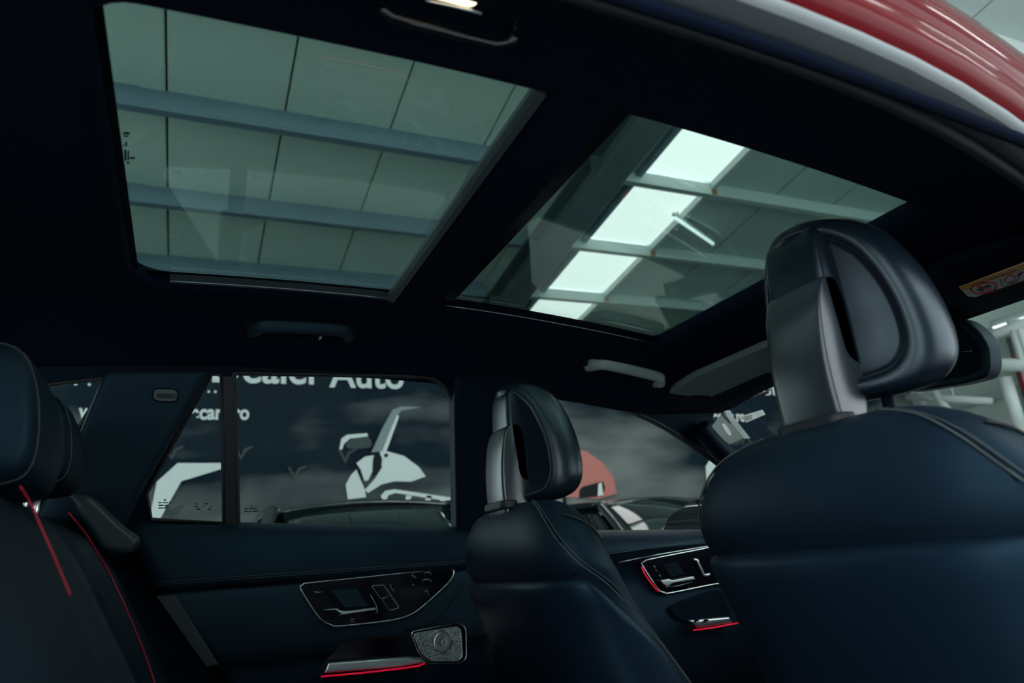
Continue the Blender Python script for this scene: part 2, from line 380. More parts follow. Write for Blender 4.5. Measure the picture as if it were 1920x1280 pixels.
def banner(dx, label, full):
    t = empty('advertising_banner', (dx, BY, 1.2)); tag(t, label, 'banner', 'advertising banners on the hall wall')
    # sheet with a few soft ripples
    nx, nz = 60, 10; v = []; f = []
    for i in range(nx + 1):
        for j in range(nz + 1):
            x = -2.32 + 6.3 * i / nx; z = -1.05 + 3.35 * j / nz
            v.append((x, 0.02 + 0.012 * math.sin(x * 7 + j * .3), z))
    for i in range(nx):
        for j in range(nz):
            a = i * (nz + 1) + j; f.append((a, a + 1, a + nz + 2, a + nz + 1))
    o = mesh('sheet', v, f, ban_m, t, smooth=True); so = o.modifiers.new('s', 'SOLIDIFY'); so.thickness = 0.003
    for x in (-2.32, 3.98): tube('rope', [(x, 0, 2.26), (x, 0.2, 2.5)], 0.008, greyp, t, seg=5)
    tube('top_bar', [(-2.32, 0.03, 2.31), (3.98, 0.03, 2.31)], 0.02, greyp, t)
    e = bpt(757, 727, .0); s = bpt(617, 719, .0)
    text('lettering', 'Auto', (s.x, -0.006, e.z - 0.005), 0.42, whitep, t, width=e.x - s.x, off=0.008)
    e = bpt(606, 719, .0); s = bpt(398, 709, .0)
    text('lettering', 'Dealer', (s.x, -0.006, e.z - 0.005), 0.42, whitep, t, width=e.x - s.x, off=0.008)
    e = bpt(467, 786, .0); s = bpt(357, 783, .0)
    text('lettering', 'ecars.ro', (s.x, -0.006, e.z), 0.205, whitep, t, width=e.x - s.x, off=0.006)
    s = bpt(147, 775, 0); text('lettering', 'www.', (s.x, -0.006, e.z), 0.205, whitep, t, width=0.36, off=0.006)
    s = bpt(374, 736, .0); [text('full_stop', '.', (s.x + .06 * k, -0.006, s.z), 0.22, whitep, t) for k in range(3)]
    s = bpt(110, 722, .0); [text('full_stop', '.', (s.x + .11 * k, -0.006, s.z), 0.22, whitep, t) for k in range(4)]
    # white angular arrow of the emblem
    printed('emblem', [(279, 978), (294, 903), (333, 868), (425, 868), (425, 876), (340, 902), (297, 978)], whitep, t, rnd=False)
    # faint wing marks
    for (u, v) in ((330, 843), (460, 843), (655, 848), (330, 953), (460, 905), (655, 945), (560, 880)):
        printed('wing_mark', [(u - 22, v - 6), (u - 16, v - 4), (u - 8, v + 12), (u - 2, v - 2), (u + 14, v - 8), (u + 14, v - 5), (u + 2, v + 2), (u - 8, v + 20)], faintp, t, rnd=False)
    # printed white sports car: pillar, mirror, bonnet and wing, headlamp, plate
    printed('printed_pillar', [(696, 848), (718, 800), (736, 768), (752, 762), (790, 763), (752, 770), (738, 790), (722, 845)], greyp, t, rnd=False)
    printed('printed_pillar', [(716, 846), (738, 792), (744, 778), (748, 780), (730, 830), (724, 846)], whitep, t, lift=0.008, rnd=False)
    printed('printed_mirror', [(636, 842), (640, 822), (650, 815), (688, 812), (690, 818), (656, 822), (645, 832), (641, 843)], whitep, t, rnd=False)
    printed('printed_mirror', [(652, 840), (656, 824), (690, 820), (694, 838)], faintp, t, lift=0.003)
    printed('printed_bonnet', [(712, 846), (726, 846), (758, 855), (785, 875), (798, 893), (770, 903), (740, 902), (715, 908), (690, 924), (684, 918), (702, 898), (716, 876)], whitep, t, rnd=False)
    printed('printed_bonnet', [(668, 868), (684, 856), (702, 853), (700, 880), (690, 900), (683, 902), (676, 880)], whitep, t, rnd=False)
    printed('printed_headlamp', [(700, 856), (708, 850), (716, 860), (712, 880), (702, 892), (698, 884)], darkp, t, lift=0.008)
    printed('printed_bumper', [(648, 908), (658, 890), (668, 880), (674, 895), (684, 918), (686, 932), (652, 936)], whitep, t, rnd=False)
    printed('printed_vent', [(669, 872), (676, 882), (683, 902), (678, 900), (670, 885)], darkp, t, lift=0.008, rnd=False)
    printed('printed_eye', [(720, 852), (726, 850), (727, 856), (721, 857)], darkp, t, lift=0.008)
    # number plate frame of the printed car
    printed('printed_plate', [(713, 930), (722, 920), (740, 917), (862, 935), (862, 943), (742, 924), (728, 928), (722, 942)], whitep, t, rnd=False)
    for u in (762, 800): printed('printed_plate', [(u, 928), (u + 10, 930), (u + 4, 942), (u - 3, 938)], whitep, t, rnd=False)
    printed('printed_plate', [(820, 934), (836, 936), (846, 950), (842, 966), (832, 970), (838, 952), (830, 942)], whitep, t, lift=0.008)
    # printed salmon coloured car on the other half of the banner
    def bx(u, v): q = bpt(u, v, 0.004); q.x -= 6.35; return q
    pts = [bx(u, v) - Vector((0, BY, 0)) for u, v in ((1040, 930), (1048, 850), (1075, 842), (1100, 846), (1130, 868), (1150, 895), (1156, 925), (1120, 935))]
    slab('printed_red_car', pts, (0, -0.002, 0), salmonp, t)
    pts = [bx(u, v) - Vector((0, BY + 0.004, 0)) for u, v in ((1086, 918), (1092, 912), (1130, 902), (1134, 915), (1128, 930), (1085, 934))]
    slab('printed_red_car_window', pts, (0, -0.002, 0), darkp, t)
    pts = [bx(u, v) - Vector((0, BY + 0.006, 0)) for u, v in ((1121, 907), (1127, 904), (1130, 928), (1120, 930))]
    slab('printed_lamp', pts, (0, -0.002, 0), whitep, t)
    return t
banner(0.0, 'dark advertising banner with white lettering and white sports car behind the rear door window', True)
banner(6.35, 'dark advertising banner with salmon car print behind the driver window', True)

# ------------------------------------------------------------------ parked cars
def parked_car(loc, rz, label, scale=1.0):
    """front towards local -y; hatchback"""
    t = empty('parked_car', loc, rz); t.scale = (scale,) * 3; tag(t, label, 'car', 'dark cars parked across the hall')
    st = [(-2.2, .62, .28, .60), (-2.1, .78, .22, .72), (-1.6, .87, .2, .86), (-1.0, .89, .2, .94), (-0.2, .89, .2, .97), (0.8, .89, .2, .98), (1.4, .86, .2, .98), (1.62, .74, .26, .90)]
    rings = []
    for (y, hw, z0, z1) in st:
        pr = [(-hw * .82, z0), (-hw, z0 + .12), (-hw, z0 + (z1 - z0) * .55), (-hw * .985, z1 - .10), (-hw * .88, z1 - .015), (-hw * .5, z1 + .01), (0, z1 + .018),
              (hw * .5, z1 + .01), (hw * .88, z1 - .015), (hw * .985, z1 - .10), (hw, z0 + (z1 - z0) * .55), (hw, z0 + .12), (hw * .82, z0)]
        rings.append([Vector((x, y, z)) for x, z in pr])
    loft('body', rings, paint_dark, t)
    # greenhouse corners: base (b) and roof (r)
    yb0, yb1, yr0, yr1 = -0.98, 1.42, -0.30, 0.95
    zb, zr, wb, wr = 0.955, 1.40, 0.76, 0.575
    def surf(name, A, B, C, D, bulge, m, n=8, th=0.006):
        A, B, C, D = map(Vector, (A, B, C, D)); nn = (B - A).cross(D - A).normalized(); v = []; f = []
        for i in range(n + 1):
            for j in range(n + 1):
                s, q = i / n, j / n
                p = A * (1 - s) * (1 - q) + B * s * (1 - q) + C * s * q + D * (1 - s) * q
                v.append(p + nn * bulge * (4 * s * (1 - s)) * (0.6 + 0.4 * 4 * q * (1 - q)))
        for i in range(n):
            for j in range(n):
                a = i * (n + 1) + j; f.append((a, a + 1, a + n + 2, a + n + 1))
        o = mesh(name, v, f, m, t, smooth=True)
        so = o.modifiers.new('s', 'SOLIDIFY'); so.thickness = th; so.offset = 0
        return o
    surf('windscreen', (-wb + .03, yb0, zb), (wb - .03, yb0, zb), (wr - .04, yr0, zr - .02), (-wr + .04, yr0, zr - .02), 0.11, car_glass, n=14)
    surf('rear_window', (wb - .06, yb1, zb), (-wb + .06, yb1, zb), (-wr + .06, yr1, zr - .02), (wr - .06, yr1, zr - .02), 0.05, car_glass)
    for s in (-1, 1):
        surf('side_window', (s * wb, yb0 + .10, zb), (s * wb, yb1 - .10, zb), (s * wr, yr1, zr - .03), (s * wr, yr0 + .05, zr - .03), 0.02 * s, car_glass)
        tube('pillar', crom([(s * wb, yb0, zb - .02), (s * (wb + wr) / 2, (yb0 + yr0) / 2, (zb + zr) / 2 + .02), (s * wr, yr0, zr)], 4, False), 0.035, paint_dark, t)
        tube('pillar', [(s * wb, yb1, zb - .02), (s * wr, yr1, zr)], 0.045, paint_dark, t)
        tube('pillar', [(s * wb, .25, zb - .02), (s * wr, .25, zr)], 0.03, rubber, t)
        tube('roof_rail', crom([(s * wr, yr0, zr), (s * (wr + .012), .3, zr + .025), (s * wr, yr1, zr)], 5, False), 0.03, paint_dark, t)
        mr = crom([(s * .80, -.80, .98), (s * .98, -.86, .97), (s * 1.02, -.84, 1.06), (s * .96, -.80, 1.12), (s * .84, -.80, 1.08)], 3)
        slab('mirror', mr, (0, 0.09, 0), paint_dark, t, bevel=0.02)
        hl = [(s * .50, -2.10, .62), (s * .76, -2.0, .66), (s * .80, -1.86, .76), (s * .55, -2.0, .73)]
        slab('headlamp', hl, (0, -0.05, 0), satin, t, bevel=0.01)
        for y in (-1.4, 1.05):
            R_ = 0.32
            for nm, r0, r1, wd, m in (('tyre', .22, R_, .20, tyre_m), ('rim', 0.0, .22, .17, satin)):
                rings = [[Vector((s * .80 + dx, y + r * math.cos(a), R_ + r * math.sin(a))) for a in [2 * math.pi * k / 24 for k in range(24)]]
                         for dx, r in ((-wd / 2, max(r0, .02)), (-wd / 2, r1 - .02), (-wd / 2 + .02, r1), (wd / 2 - .02, r1), (wd / 2, r1 - .02), (wd / 2, max(r0, .02)))]
                loft(nm, rings, m, t)
    v = []; f = []; n = 10
    for i in range(n + 1):
        for j in range(n + 1):
            s = -1 + 2 * i / n; q = j / n
            y = yr0 + (yr1 - yr0) * q - .05 * (1 - s * s) * (1 - q)
            v.append((wr * s, y, zr + .045 * (1 - s * s) + .03 * math.sin(math.pi * q)))
    for i in range(n):
        for j in range(n): a = i * (n + 1) + j; f.append((a, a + 1, a + n + 2, a + n + 1))
    o = mesh('roof', v, f, paint_dark, t, smooth=True); so = o.modifiers.new('s', 'SOLIDIFY'); so.thickness = 0.03
    pl = box('number_plate', -.26, .26, -2.23, -2.2, .42, .53, whitep, t, bevel=.004)
    return t
parked_car((1.0, 4.18, 0), math.pi, 'dark car whose roof shows low in the rear door window', 0.955)
parked_car((3.62, 4.48, 0), math.radians(5), 'dark car with skylight reflections on its windscreen, outside the driver window', 0.965)

# ------------------------------------------------------------------ cabin: roof lining
def zc(x):
    return 1.525 - (0.087 * (x - .15) ** 2 if x > .15 else 0.05 * (x - .15) ** 2)
def rz_(x, y):
    a = max(0.0, abs(y) - 0.40)
    k = 1.0 - 0.7 * max(0.0, min(1.0, (x - 1.18) / .32))
    return zc(x) - 0.105 * k * (a / 0.24) ** 2
OX0, OX1, OY0, OY1 = -0.115, 1.095, -0.374, 0.402
def rrect(x0, x1, y0, y1, rr, k=7, ms=(26, 16)):
    c = [(x0, y0, rr[0], math.pi), (x1, y0, rr[1], 1.5 * math.pi), (x1, y1, rr[2], 0.0), (x0, y1, rr[3], 0.5 * math.pi)]
    pts = []
    for i, (cx, cy, r, a0) in enumerate(c):
        sx = 1 if cx == x0 else -1; sy = 1 if cy == y0 else -1
        ox, oy = cx + sx * r, cy + sy * r
        for j in range(k):
            a = a0 + 0.5 * math.pi * j / (k - 1); pts.append((ox + r * math.cos(a), oy + r * math.sin(a)))
        nx, ny, nr, na = c[(i + 1) % 4]
        sx2 = 1 if nx == x0 else -1; sy2 = 1 if ny == y0 else -1
        e = (nx + sx2 * nr + nr * math.cos(na), ny + sy2 * nr + nr * math.sin(na)); s = pts[-1]
        m = ms[i % 2]
        for j in range(1, m): t = j / m; pts.append((s[0] + (e[0] - s[0]) * t, s[1] + (e[1] - s[1]) * t))
    return pts
def grow(d, up):
    return [Vector((x, y, rz_(x, y) + up)) for x, y in rrect(OX0 - d, OX1 + d, OY0 - d, OY1 + d, (0.045 + d, .03 + d, .03 + d, .075 + d))]
inner = rrect(OX0 - .03, OX1 + .03, OY0 - .03, OY1 + .03, (.075, .06, .06, .105)); outer = rrect(-1.55, 1.50, -.64, .64, (.05,) * 4)
rings = [grow(0.0, 0.034), grow(0.0, 0.014), grow(0.004, 0.005), grow(0.012, 0.0), grow(0.03, 0.0)]
for t in (.15, .3, .45, .6, .75, .88, 1.0):
    rings.append([Vector(((1 - t) * a[0] + t * b[0], (1 - t) * a[1] + t * b[1], 0)) for a, b in zip(inner, outer)])
    for p in rings[-1]: p.z = rz_(p.x, p.y)
ceil = loft('ceiling', rings, cloth, cap=(False, False)); tag(ceil, 'black cloth roof lining of the car around the glass roof', kind='structure')
so = ceil.modifiers.new('s', 'SOLIDIFY'); so.thickness = 0.012; so.offset = 1
# glass roof panes with black printed borders
def roof_pane(name, x0, x1, y0, y1, bw, up, label):
    n = 10
    def grid(nm, xa, xb, ya, yb, dz, m, par, th):
        v = []; f = []
        for i in range(n + 1):
            for j in range(2):
                x = xa + (xb - xa) * i / n; y = (ya, yb)[j]; v.append((x, y, zc(x) + up + dz))
        for i in range(n): a = i * 2; f.append((a, a + 1, a + 3, a + 2))
        o = mesh(nm, v, f, m, par, smooth=True); s = o.modifiers.new('s', 'SOLIDIFY'); s.thickness = th; s.offset = 0; s.use_rim = False
        return o
    g = grid(name, x0, x1, y0, y1, 0, roofglass, None, 0.005); tag(g, label, kind='structure')
    for (a, b, c, d) in ((x0, x0 + bw[0], y0, y1), (x1 - bw[1], x1, y0, y1), (x0 + bw[0], x1 - bw[1], y0, y0 + bw[2]), (x0 + bw[0], x1 - bw[1], y1 - bw[3], y1)):
        grid('black_border', a, b, c, d, -0.006, frit, g, 0.004)
    return g
g1 = roof_pane('window_1', -0.16, 0.44, -0.46, 0.46, (0.055, 0.03, 0.05, 0.083), 0.028, 'dark green tinted rear pane of the glass roof')
g2 = roof_pane('window_2', 0.48, 1.16, -0.46, 0.46, (0.058, 0.03, 0.05, 0.083), 0.028, 'clearer tinted front pane of the glass roof')
# crossbar between the panes
def bar_ring(x0, x1, y):
    z0 = zc(x0); z1 = zc(x1)
    return [Vector(p) for p in ((x0, y, z0 + .023), (x0 - .0, y, z0 + .012), (x0 + .012, y, z0 + .001), (x1 - .012, y, z1 + .001), (x1, y, z1 + .012), (x1, y, z1 + .023))]
cb = loft('trim_1', [bar_ring(.402, .508, -.40), bar_ring(.402, .508, 0), bar_ring(.402, .508, .41)], cloth, smooth=False); tag(cb, 'dark crossbar between the two panes of the glass roof', kind='structure')
st = loft('edge_strip', [[Vector(p) for p in ((.386, y, zc(.39) + .022), (.385, y, zc(.39) + .012), (.391, y, zc(.39) + .006), (.4015, y, zc(.40) + .004), (.4015, y, zc(.40) + .022))] for y in (-.373, 0, .400)], railpl, cb, smooth=False)
# side rails of the opening, far side
for (x0, x1, m) in ((-.05, .395, railpl), (.52, 1.085, darkpl)):
    rl = []
    for i in range(9):
        x = x0 + (x1 - x0) * i / 8; z = zc(x)
        rl.append([Vector(p) for p in ((x, .401, z + .010), (x, .388, z + .016), (x, .378, z + .0205), (x, .382, z + .0215), (x, .401, z + .0215))])
    r_ = loft('sunblind_rail', rl, m, ceil, smooth=False)
    tube('bright_edge', [(x0 + (x1 - x0) * i / 8, .3945, zc(x0 + (x1 - x0) * i / 8) + .0115) for i in range(9)], 0.0012, satin, r_, seg=5)

# ------------------------------------------------------------------ red outer roof edges, door seal
def rail_v(x): return 0.665 - 0.03 * (max(0, x - .5) / .5) ** 2
def rail_d(x): return 0.25 * max(0.0, x - .65) ** 2
def rail_loft(name, prof, s, m, parent=None, x0=-1.5, x1=1.75, n=40):
    rr = []
    for i in range(n + 1):
        x = x0 + (x1 - x0) * i / n; v0 = rail_v(x); d = rail_d(x)
        rr.append([Vector((x, s * (v0 + a), zc(x) + b - d * max(0.0, min(1.0, 1 + (a + .02) / .16)) * (1 - .75 * max(0, min(1, (b + .02) / .08))))) for a, b in prof])
    return loft(name, rr, m, parent, closed_ring=False)
skin = [(.0, -.064), (.008, -.056), (.012, -.04), (.010, -.022), (.004, -.012), (.007, -.004), (.010, .008), (.007, .036), (-.002, .062), (-.022, .082), (-.06, .086), (-.10, .070), (-.16, .044), (-.21, .030), (-.215, .020)]
seal1 = [(.001, -.064), (.000, -.067), (-.004, -.071), (-.009, -.073)]
seal2 = [(-.0085, -.0728), (-.020, -.084), (-.030, -.090), (-.040, -.084), (-.042, -.070)]
seal3 = [(-.034, -.060), (-.040, -.092), (-.048, -.096), (-.056, -.088), (-.058, -.05)]
rr = empty('car_roof', (0, 0, 0)); tag(rr, 'glossy red outer roof edge of the car above the open door', 'car roof'); rr['kind'] = 'structure'
for s in (-1, 1):
    rail_loft('roof_skin', skin if s < 0 else skin[6:], s, redpaint, rr, x1=1.75 if s < 0 else 1.2)
    if s > 0: continue
    rail_loft('bright_seal', seal1, s, sealbright, rr)
    rail_loft('rubber_seal', seal2, s, sealm, rr)
    rail_loft('inner_seal', seal3, s, rubber, rr)
# roof skin across front and rear of the glass
for (x0, x1) in ((-1.5, -.16), (1.16, 1.55)):
    v = []; f = []
    for i in range(7):
        x = x0 + (x1 - x0) * i / 6
        for y in (-.46, 0, .46): v.append((x, y, zc(x) + .03))
    for i in range(6):
        for j in range(2): a = i * 3 + j; f.append((a, a + 1, a + 4, a + 3))
    o = mesh('roof_panel', v, f, redpaint, rr, smooth=True)

# ------------------------------------------------------------------ far side: frame with window openings
def pxs(lst, off=0.0): return [PS(u, v, off) for u, v in lst]
def side_pt(x, z, off=0.0): return Vector((x, side_y(z) - off, z))
win_rear = round_poly(pxs([(438, 699), (820, 706), (856, 760), (858, 998), (446, 984)]), [.004, .05, .05, .004, .004])
win_rear_vent = pxs([(396, 700), (416, 700), (420, 979), (284, 974), (274, 925), (318, 842)])
win_quarter = pxs([(-60, 745), (80, 722), (206, 706), (150, 800), (90, 900), (-60, 900)])
win_front = round_poly(pxs([(905, 728), (1045, 740), (1150, 756), (1240, 795), (1322, 848), (1420, 925), (1470, 1006), (905, 1000)]), [.03, .02, .05, .05, .05, .05, .03, .02])
OUT = Vector((0, 0.022, 0))
outer_l = [side_pt(-1.3, 1.40), side_pt(-.6, 1.47), side_pt(0.2, 1.50), side_pt(.9, 1.47), PS(1240, 728), PS(1340, 772), PS(1330, 806), PS(1368, 836), PS(1460, 905), PS(1560, 1000), side_pt(2.0, .98), side_pt(-1.3, .98)]
sw = holed('trim_2', outer_l, [win_rear, win_rear_vent, win_quarter, win_front], OUT, darkpl); tag(sw, 'black inner body side frame around the far side windows', kind='structure')
def pane(name, pts, m, label, off=-0.012):
    pts = [Vector(p) + Vector((0, -off, 0)) for p in pts]
    c = sum(pts, Vector()) / len(pts); pts = [c + (p - c) * 1.015 for p in pts]
    o = slab(name, pts, (0, 0.004, 0), m); tag(o, label, kind='structure'); return o
def rim(pts, parent, r=0.006, m=rubber):
    return tube('rubber_seal', pts, r, m, parent, closed=True, seg=8)
w3 = pane('window_3', win_rear, sideglass, 'large rear door window on the far side'); rim(win_rear, w3)
w4 = pane('window_4', win_rear_vent, sideglass, 'small fixed vent pane of the far rear door'); rim(win_rear_vent, w4, .005)
w5 = pane('window_5', win_quarter, sideglass, 'rear quarter window behind the rear headrests'); rim(win_quarter, w5)
w6 = pane('window_6', win_front, frontglass, 'driver door window with curved upper edge'); rim(win_front, w6)
def marks(parent, u, v, rows, s=1.0):
    """small printed glazing mark: short strokes"""
    vs = []; fs = []
    for r_, row in enumerate(rows):
        for (a, b) in row:
            q = [PS(u + a * s, v + r_ * 5 * s, -.010), PS(u + b * s, v + r_ * 5 * s, -.010), PS(u + b * s, v + (r_ * 5 + 2.2) * s, -.010), PS(u + a * s, v + (r_ * 5 + 2.2) * s, -.010)]
            i = len(vs); vs += q; fs.append((i, i + 1, i + 2, i + 3))
    o = mesh('glazing_mark', vs, fs, blackp, parent); o['kind'] = 'stuff'; s_ = o.modifiers.new('s', 'SOLIDIFY'); s_.thickness = .0006
R1 = [[(10, 15)], [(0, 6), (8, 18), (20, 24)], [(0, 10), (12, 20)], [(0, 8), (9, 17)]]
marks(w4, 297, 936, R1); marks(w4, 356, 943, [[(10, 14), (28, 34)], [(8, 16), (24, 27), (38, 42)], [(12, 20), (34, 39)]]); marks(w3, 458, 947, [[(12, 16)], [(0, 8), (10, 24)], [(0, 6), (8, 14), (16, 26)]])
# window divider bar
dv = slab('trim_3', pxs([(417, 704), (438, 704), (445, 990), (421, 990)], .006), (0, .03, 0), rubber, bevel=.004); tag(dv, 'slim black divider bar between rear door window and vent pane', kind='structure')

def pillar(name, pix, th, m, label, bevel=.02, off=.03):
    o = slab(name, pxs(pix, off), (0, th, 0), m, bevel=bevel, seg=4); tag(o, label, kind='structure'); return o
cp = pillar('trim_4', [(196, 690), (398, 690), (262, 925), (228, 1000), (90, 985), (60, 975), (150, 800)], .06, pillarpl, 'dark C pillar cover with an oval badge behind the rear door', .018, .035)
bp_ = pillar('trim_5', [(852, 700), (1000, 700), (1010, 1040), (858, 1040)], .06, darkpl, 'black B pillar cover behind the driver headrest', .015, .03)
ap = None
def badge(u, v, w_, h_, rot, surf, parent, m):
    pts = []
    for k in range(24):
        a = 2 * math.pi * k / 24; c_, s_ = math.cos(a), math.sin(a)
        x = w_ * math.copysign(abs(c_) ** .55, c_); y = h_ * math.copysign(abs(s_) ** .55, s_)
        pts.append(surf(u + x * math.cos(rot) - y * math.sin(rot), v + x * math.sin(rot) + y * math.cos(rot)))
    o = slab('airbag_badge', pts, (0, -.003, 0), m, parent, bevel=.001); tube('badge_rim', [p + Vector((0, -.002, 0)) for p in pts], .0016, darkpl, o, closed=True, seg=6)
    return o
bd = badge(310, 741, 23, 12, .05, lambda u, v: PS(u, v, .036), cp, mat('badge_grey', (0.09, 0.115, 0.12), .5))
q = PS(292, 746, .042)
tx = text('lettering', 'AIRBAG', q, .016, blackp, bd, rot=(math.pi / 2 + .29, 0, math.radians(2)), width=.043)
# seat belt upper anchor on the B pillar
an = slab('belt_anchor', [PS(u, v, .03) for u, v in ((947, 740), (962, 742), (960, 766), (950, 768))], (0, -.015, 0), bracket_m, bp_, bevel=.004)
tube('seat_belt', [PS(955, 765, .05), PS(952, 900, .04), PS(948, 1040, .04)], .008, rubber, bp_)

# ------------------------------------------------------------------ doors, far side
def door_rows(name, rows, xa, xb, m, parent, n=24):
    """rows: list of (Y, Z at xa, Z at xb); xa, xb functions of row index or numbers"""
    v = []; f = []
    for r_, (y, za, zb) in enumerate(rows):
        a = xa(za) if callable(xa) else xa
        for i in range(n + 1):
            t = i / n; x = a + (xb - a) * t
            v.append((x, y, za + (zb - za) * t))
    for r_ in range(len(rows) - 1):
        for i in range(n): a = r_ * (n + 1) + i; f.append((a, a + 1, a + n + 2, a + n + 1))
    o = mesh(name, v, f, m, parent, smooth=True); s = o.modifiers.new('s', 'SOLIDIFY'); s.thickness = .01; s.offset = -1
    return o
# rear door: edge line from the photo
eu = [P(232, 990, Y=.70), P(290, 1100, Y=.70), P(350, 1180, Y=.70), P(432, 1282, Y=.70), P(500, 1370, Y=.70)]
def rear_edge(z):
    for a, b in zip(eu[:-1], eu[1:]):
        if a.z >= z >= b.z: return a.x + (b.x - a.x) * (a.z - z) / (a.z - b.z)
    return eu[0].x if z > eu[0].z else eu[-1].x
d1 = empty('door_1', (0, 0, 0)); tag(d1, 'dark rear door lining with stitched shoulder, handle panel and round speaker', kind='structure')
zb0 = P(250, 976, Y=.735).z; zb1 = P(870, 993, Y=.735).z
s0 = P(290, 1092, Y=.69).z; s1 = P(862, 1052, Y=.69).z
rows = [(.765, zb0 - .004, zb1 - .004), (.745, zb0 + .004, zb1 + .004), (.728, zb0, zb1), (.712, zb0 - .014, zb1 - .012), (.700, zb0 - .035, zb1 - .03), (.693, s0 + .035, s1 + .03), (.690, s0 + .012, s1 + .012), (.690, s0, s1), (.691, s0 - .010, s1 - .010), (.696, s0 - .017, s1 - .017), (.706, s0 - .021, s1 - .021)]
up = door_rows('shoulder_pad', rows, rear_edge, .70, leather, d1)
tube('stitching', [Vector((rear_edge(s0) + .01 + (.69 - rear_edge(s0)) * i / 30, .6895, s0 + (s1 - s0) * (i / 30) + .0)) for i in range(31)], .0012, stitch_d, up, seg=5)
tube('stitching', [Vector((rear_edge(s0) + .01 + (.69 - rear_edge(s0)) * i / 30, .6898, s0 + (s1 - s0) * (i / 30) - .005)) for i in range(31)], .0010, stitch_d, up, seg=5)
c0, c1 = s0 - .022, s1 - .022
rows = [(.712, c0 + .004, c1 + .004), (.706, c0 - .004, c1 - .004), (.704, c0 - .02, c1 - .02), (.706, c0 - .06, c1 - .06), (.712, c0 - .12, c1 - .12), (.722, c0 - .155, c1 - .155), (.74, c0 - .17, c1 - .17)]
mid = door_rows('middle_panel', rows, rear_edge, .70, mat('lightened_door_lining', (0.012, 0.025, 0.040), 0.5, bump=('n', 900, .12), tint=(0.4, 0.75, 1.0), spec=0.35), d1)  # lining colour lightened in place of light missing on this panel
rows = [(.735, c0 - .155, c1 - .15), (.70, c0 - .165, c1 - .17), (.688, c0 - .18, c1 - .19), (.685, c0 - .25, c1 - .26), (.70, .60, .60), (.72, .45, .45)]
low = door_rows('lower_panel', rows, rear_edge, .70, darkpl, d1)
# pale strip along the rear edge of the lining
slab('edge_strip', [P(u, v, Y=.703) for u, v in ((292, 1117), (328, 1114), (411, 1246), (386, 1250))], (0, -.004, 0), bracket_m, d1, bevel=.003)
def on(Y): return lambda u, v: P(u, v, Y=Y)
# switch panel
hp = crom([P(u, v, Y=.702) for u, v in ((563, 1104), (568, 1096), (582, 1092), (700, 1080), (830, 1066), (844, 1066), (850, 1074), (838, 1094), (791, 1137), (766, 1153), (728, 1163), (637, 1173), (618, 1170), (603, 1162), (588, 1144))], 4)
hpan = slab('switch_panel', hp, (0, -.004, 0), gloss, d1, bevel=.0015)
tube('chrome_surround', [p + Vector((0, -.004, 0)) for p in hp], .0021, chrome, hpan, closed=True)
# recessed grip dish and pull lever
dish = crom([P(u, v, Y=.697) for u, v in ((606, 1103), (672, 1098), (684, 1108), (698, 1134), (690, 1139), (640, 1142), (630, 1136), (612, 1112))], 4)
slab('grip_dish', dish, (0, -.0015, 0), darkpl, hpan, bevel=.001)
sl = slab('grip_plate', [P(u, v, Y=.694) for u, v in ((620, 1106), (668, 1102), (690, 1136), (646, 1139))], (0, -.0015, 0), softpl, hpan, bevel=.001)
lev = [P(u, v, Y=.690) for u, v in ((604, 1142), (630, 1140), (637, 1144), (648, 1145), (703, 1138), (704, 1143), (650, 1151), (622, 1156), (612, 1152))]
slab('door_handle', lev, (0, -.010, 0), satin, hpan, bevel=.002)
slab('door_handle', [P(u, v, Y=.690) for u, v in ((606, 1143), (628, 1142), (634, 1147), (640, 1150), (622, 1156), (613, 1152))], (0, -.013, 0), darkpl, hpan, bevel=.0015)
tube('chrome_line', [P(u, v, Y=.696) for u, v in ((694, 1114), (700, 1124), (706, 1136), (708, 1146), (704, 1150))], .0009, satin, hpan, seg=6)
tube('chrome_line', [P(u, v, Y=.696) for u, v in ((732, 1095), (733, 1101), (738, 1107), (741, 1111))], .0006, satin, hpan, seg=6)
lb = round_poly([P(u, v, Y=.6965) for u, v in ((696, 1098), (719, 1096), (748, 1139), (730, 1144))], .005)
lk = slab('lock_button', lb, (0, -.003, 0), gloss, hpan); tube('chrome_surround', [p + Vector((0, -.003, 0)) for p in lb], .0009, satin, lk, closed=True, seg=6)
tube('lock_symbol', [P(u, v, Y=.693) for u, v in ((715, 1124), (720, 1120), (723, 1120), (727, 1116))], .0011, chrome, lk, seg=6)
# seat adjustment buttons shaped like a small seat
for pix in (((796, 1073), (806, 1072), (808, 1078), (803, 1083), (797, 1080)), ((792, 1087), (804, 1085), (809, 1090), (804, 1096), (792, 1095)), ((796, 1107), (801, 1107), (805, 1118), (799, 1121))):
    o = slab('seat_button', crom([P(u, v, Y=.6965) for u, v in pix], 3), (0, -.006, 0), gloss, hpan, bevel=.0015)
    tube('edge_highlight', [P(u, v, Y=.690) for u, v in pix[:3]], .0008, satin, o, seg=5)
for (a, b) in (((772, 1077), (780, 1083)), ((773, 1094), (778, 1098)), ((588, 1109), (606, 1109)), ((656, 1160), (668, 1159)), ((657, 1165), (664, 1164))):
    tube('white_symbol', [P(*a, Y=.696), P((a[0] + b[0]) / 2, (a[1] + b[1]) / 2 + 1, Y=.696), P(*b, Y=.696)], .0011, satin, hpan, seg=5)
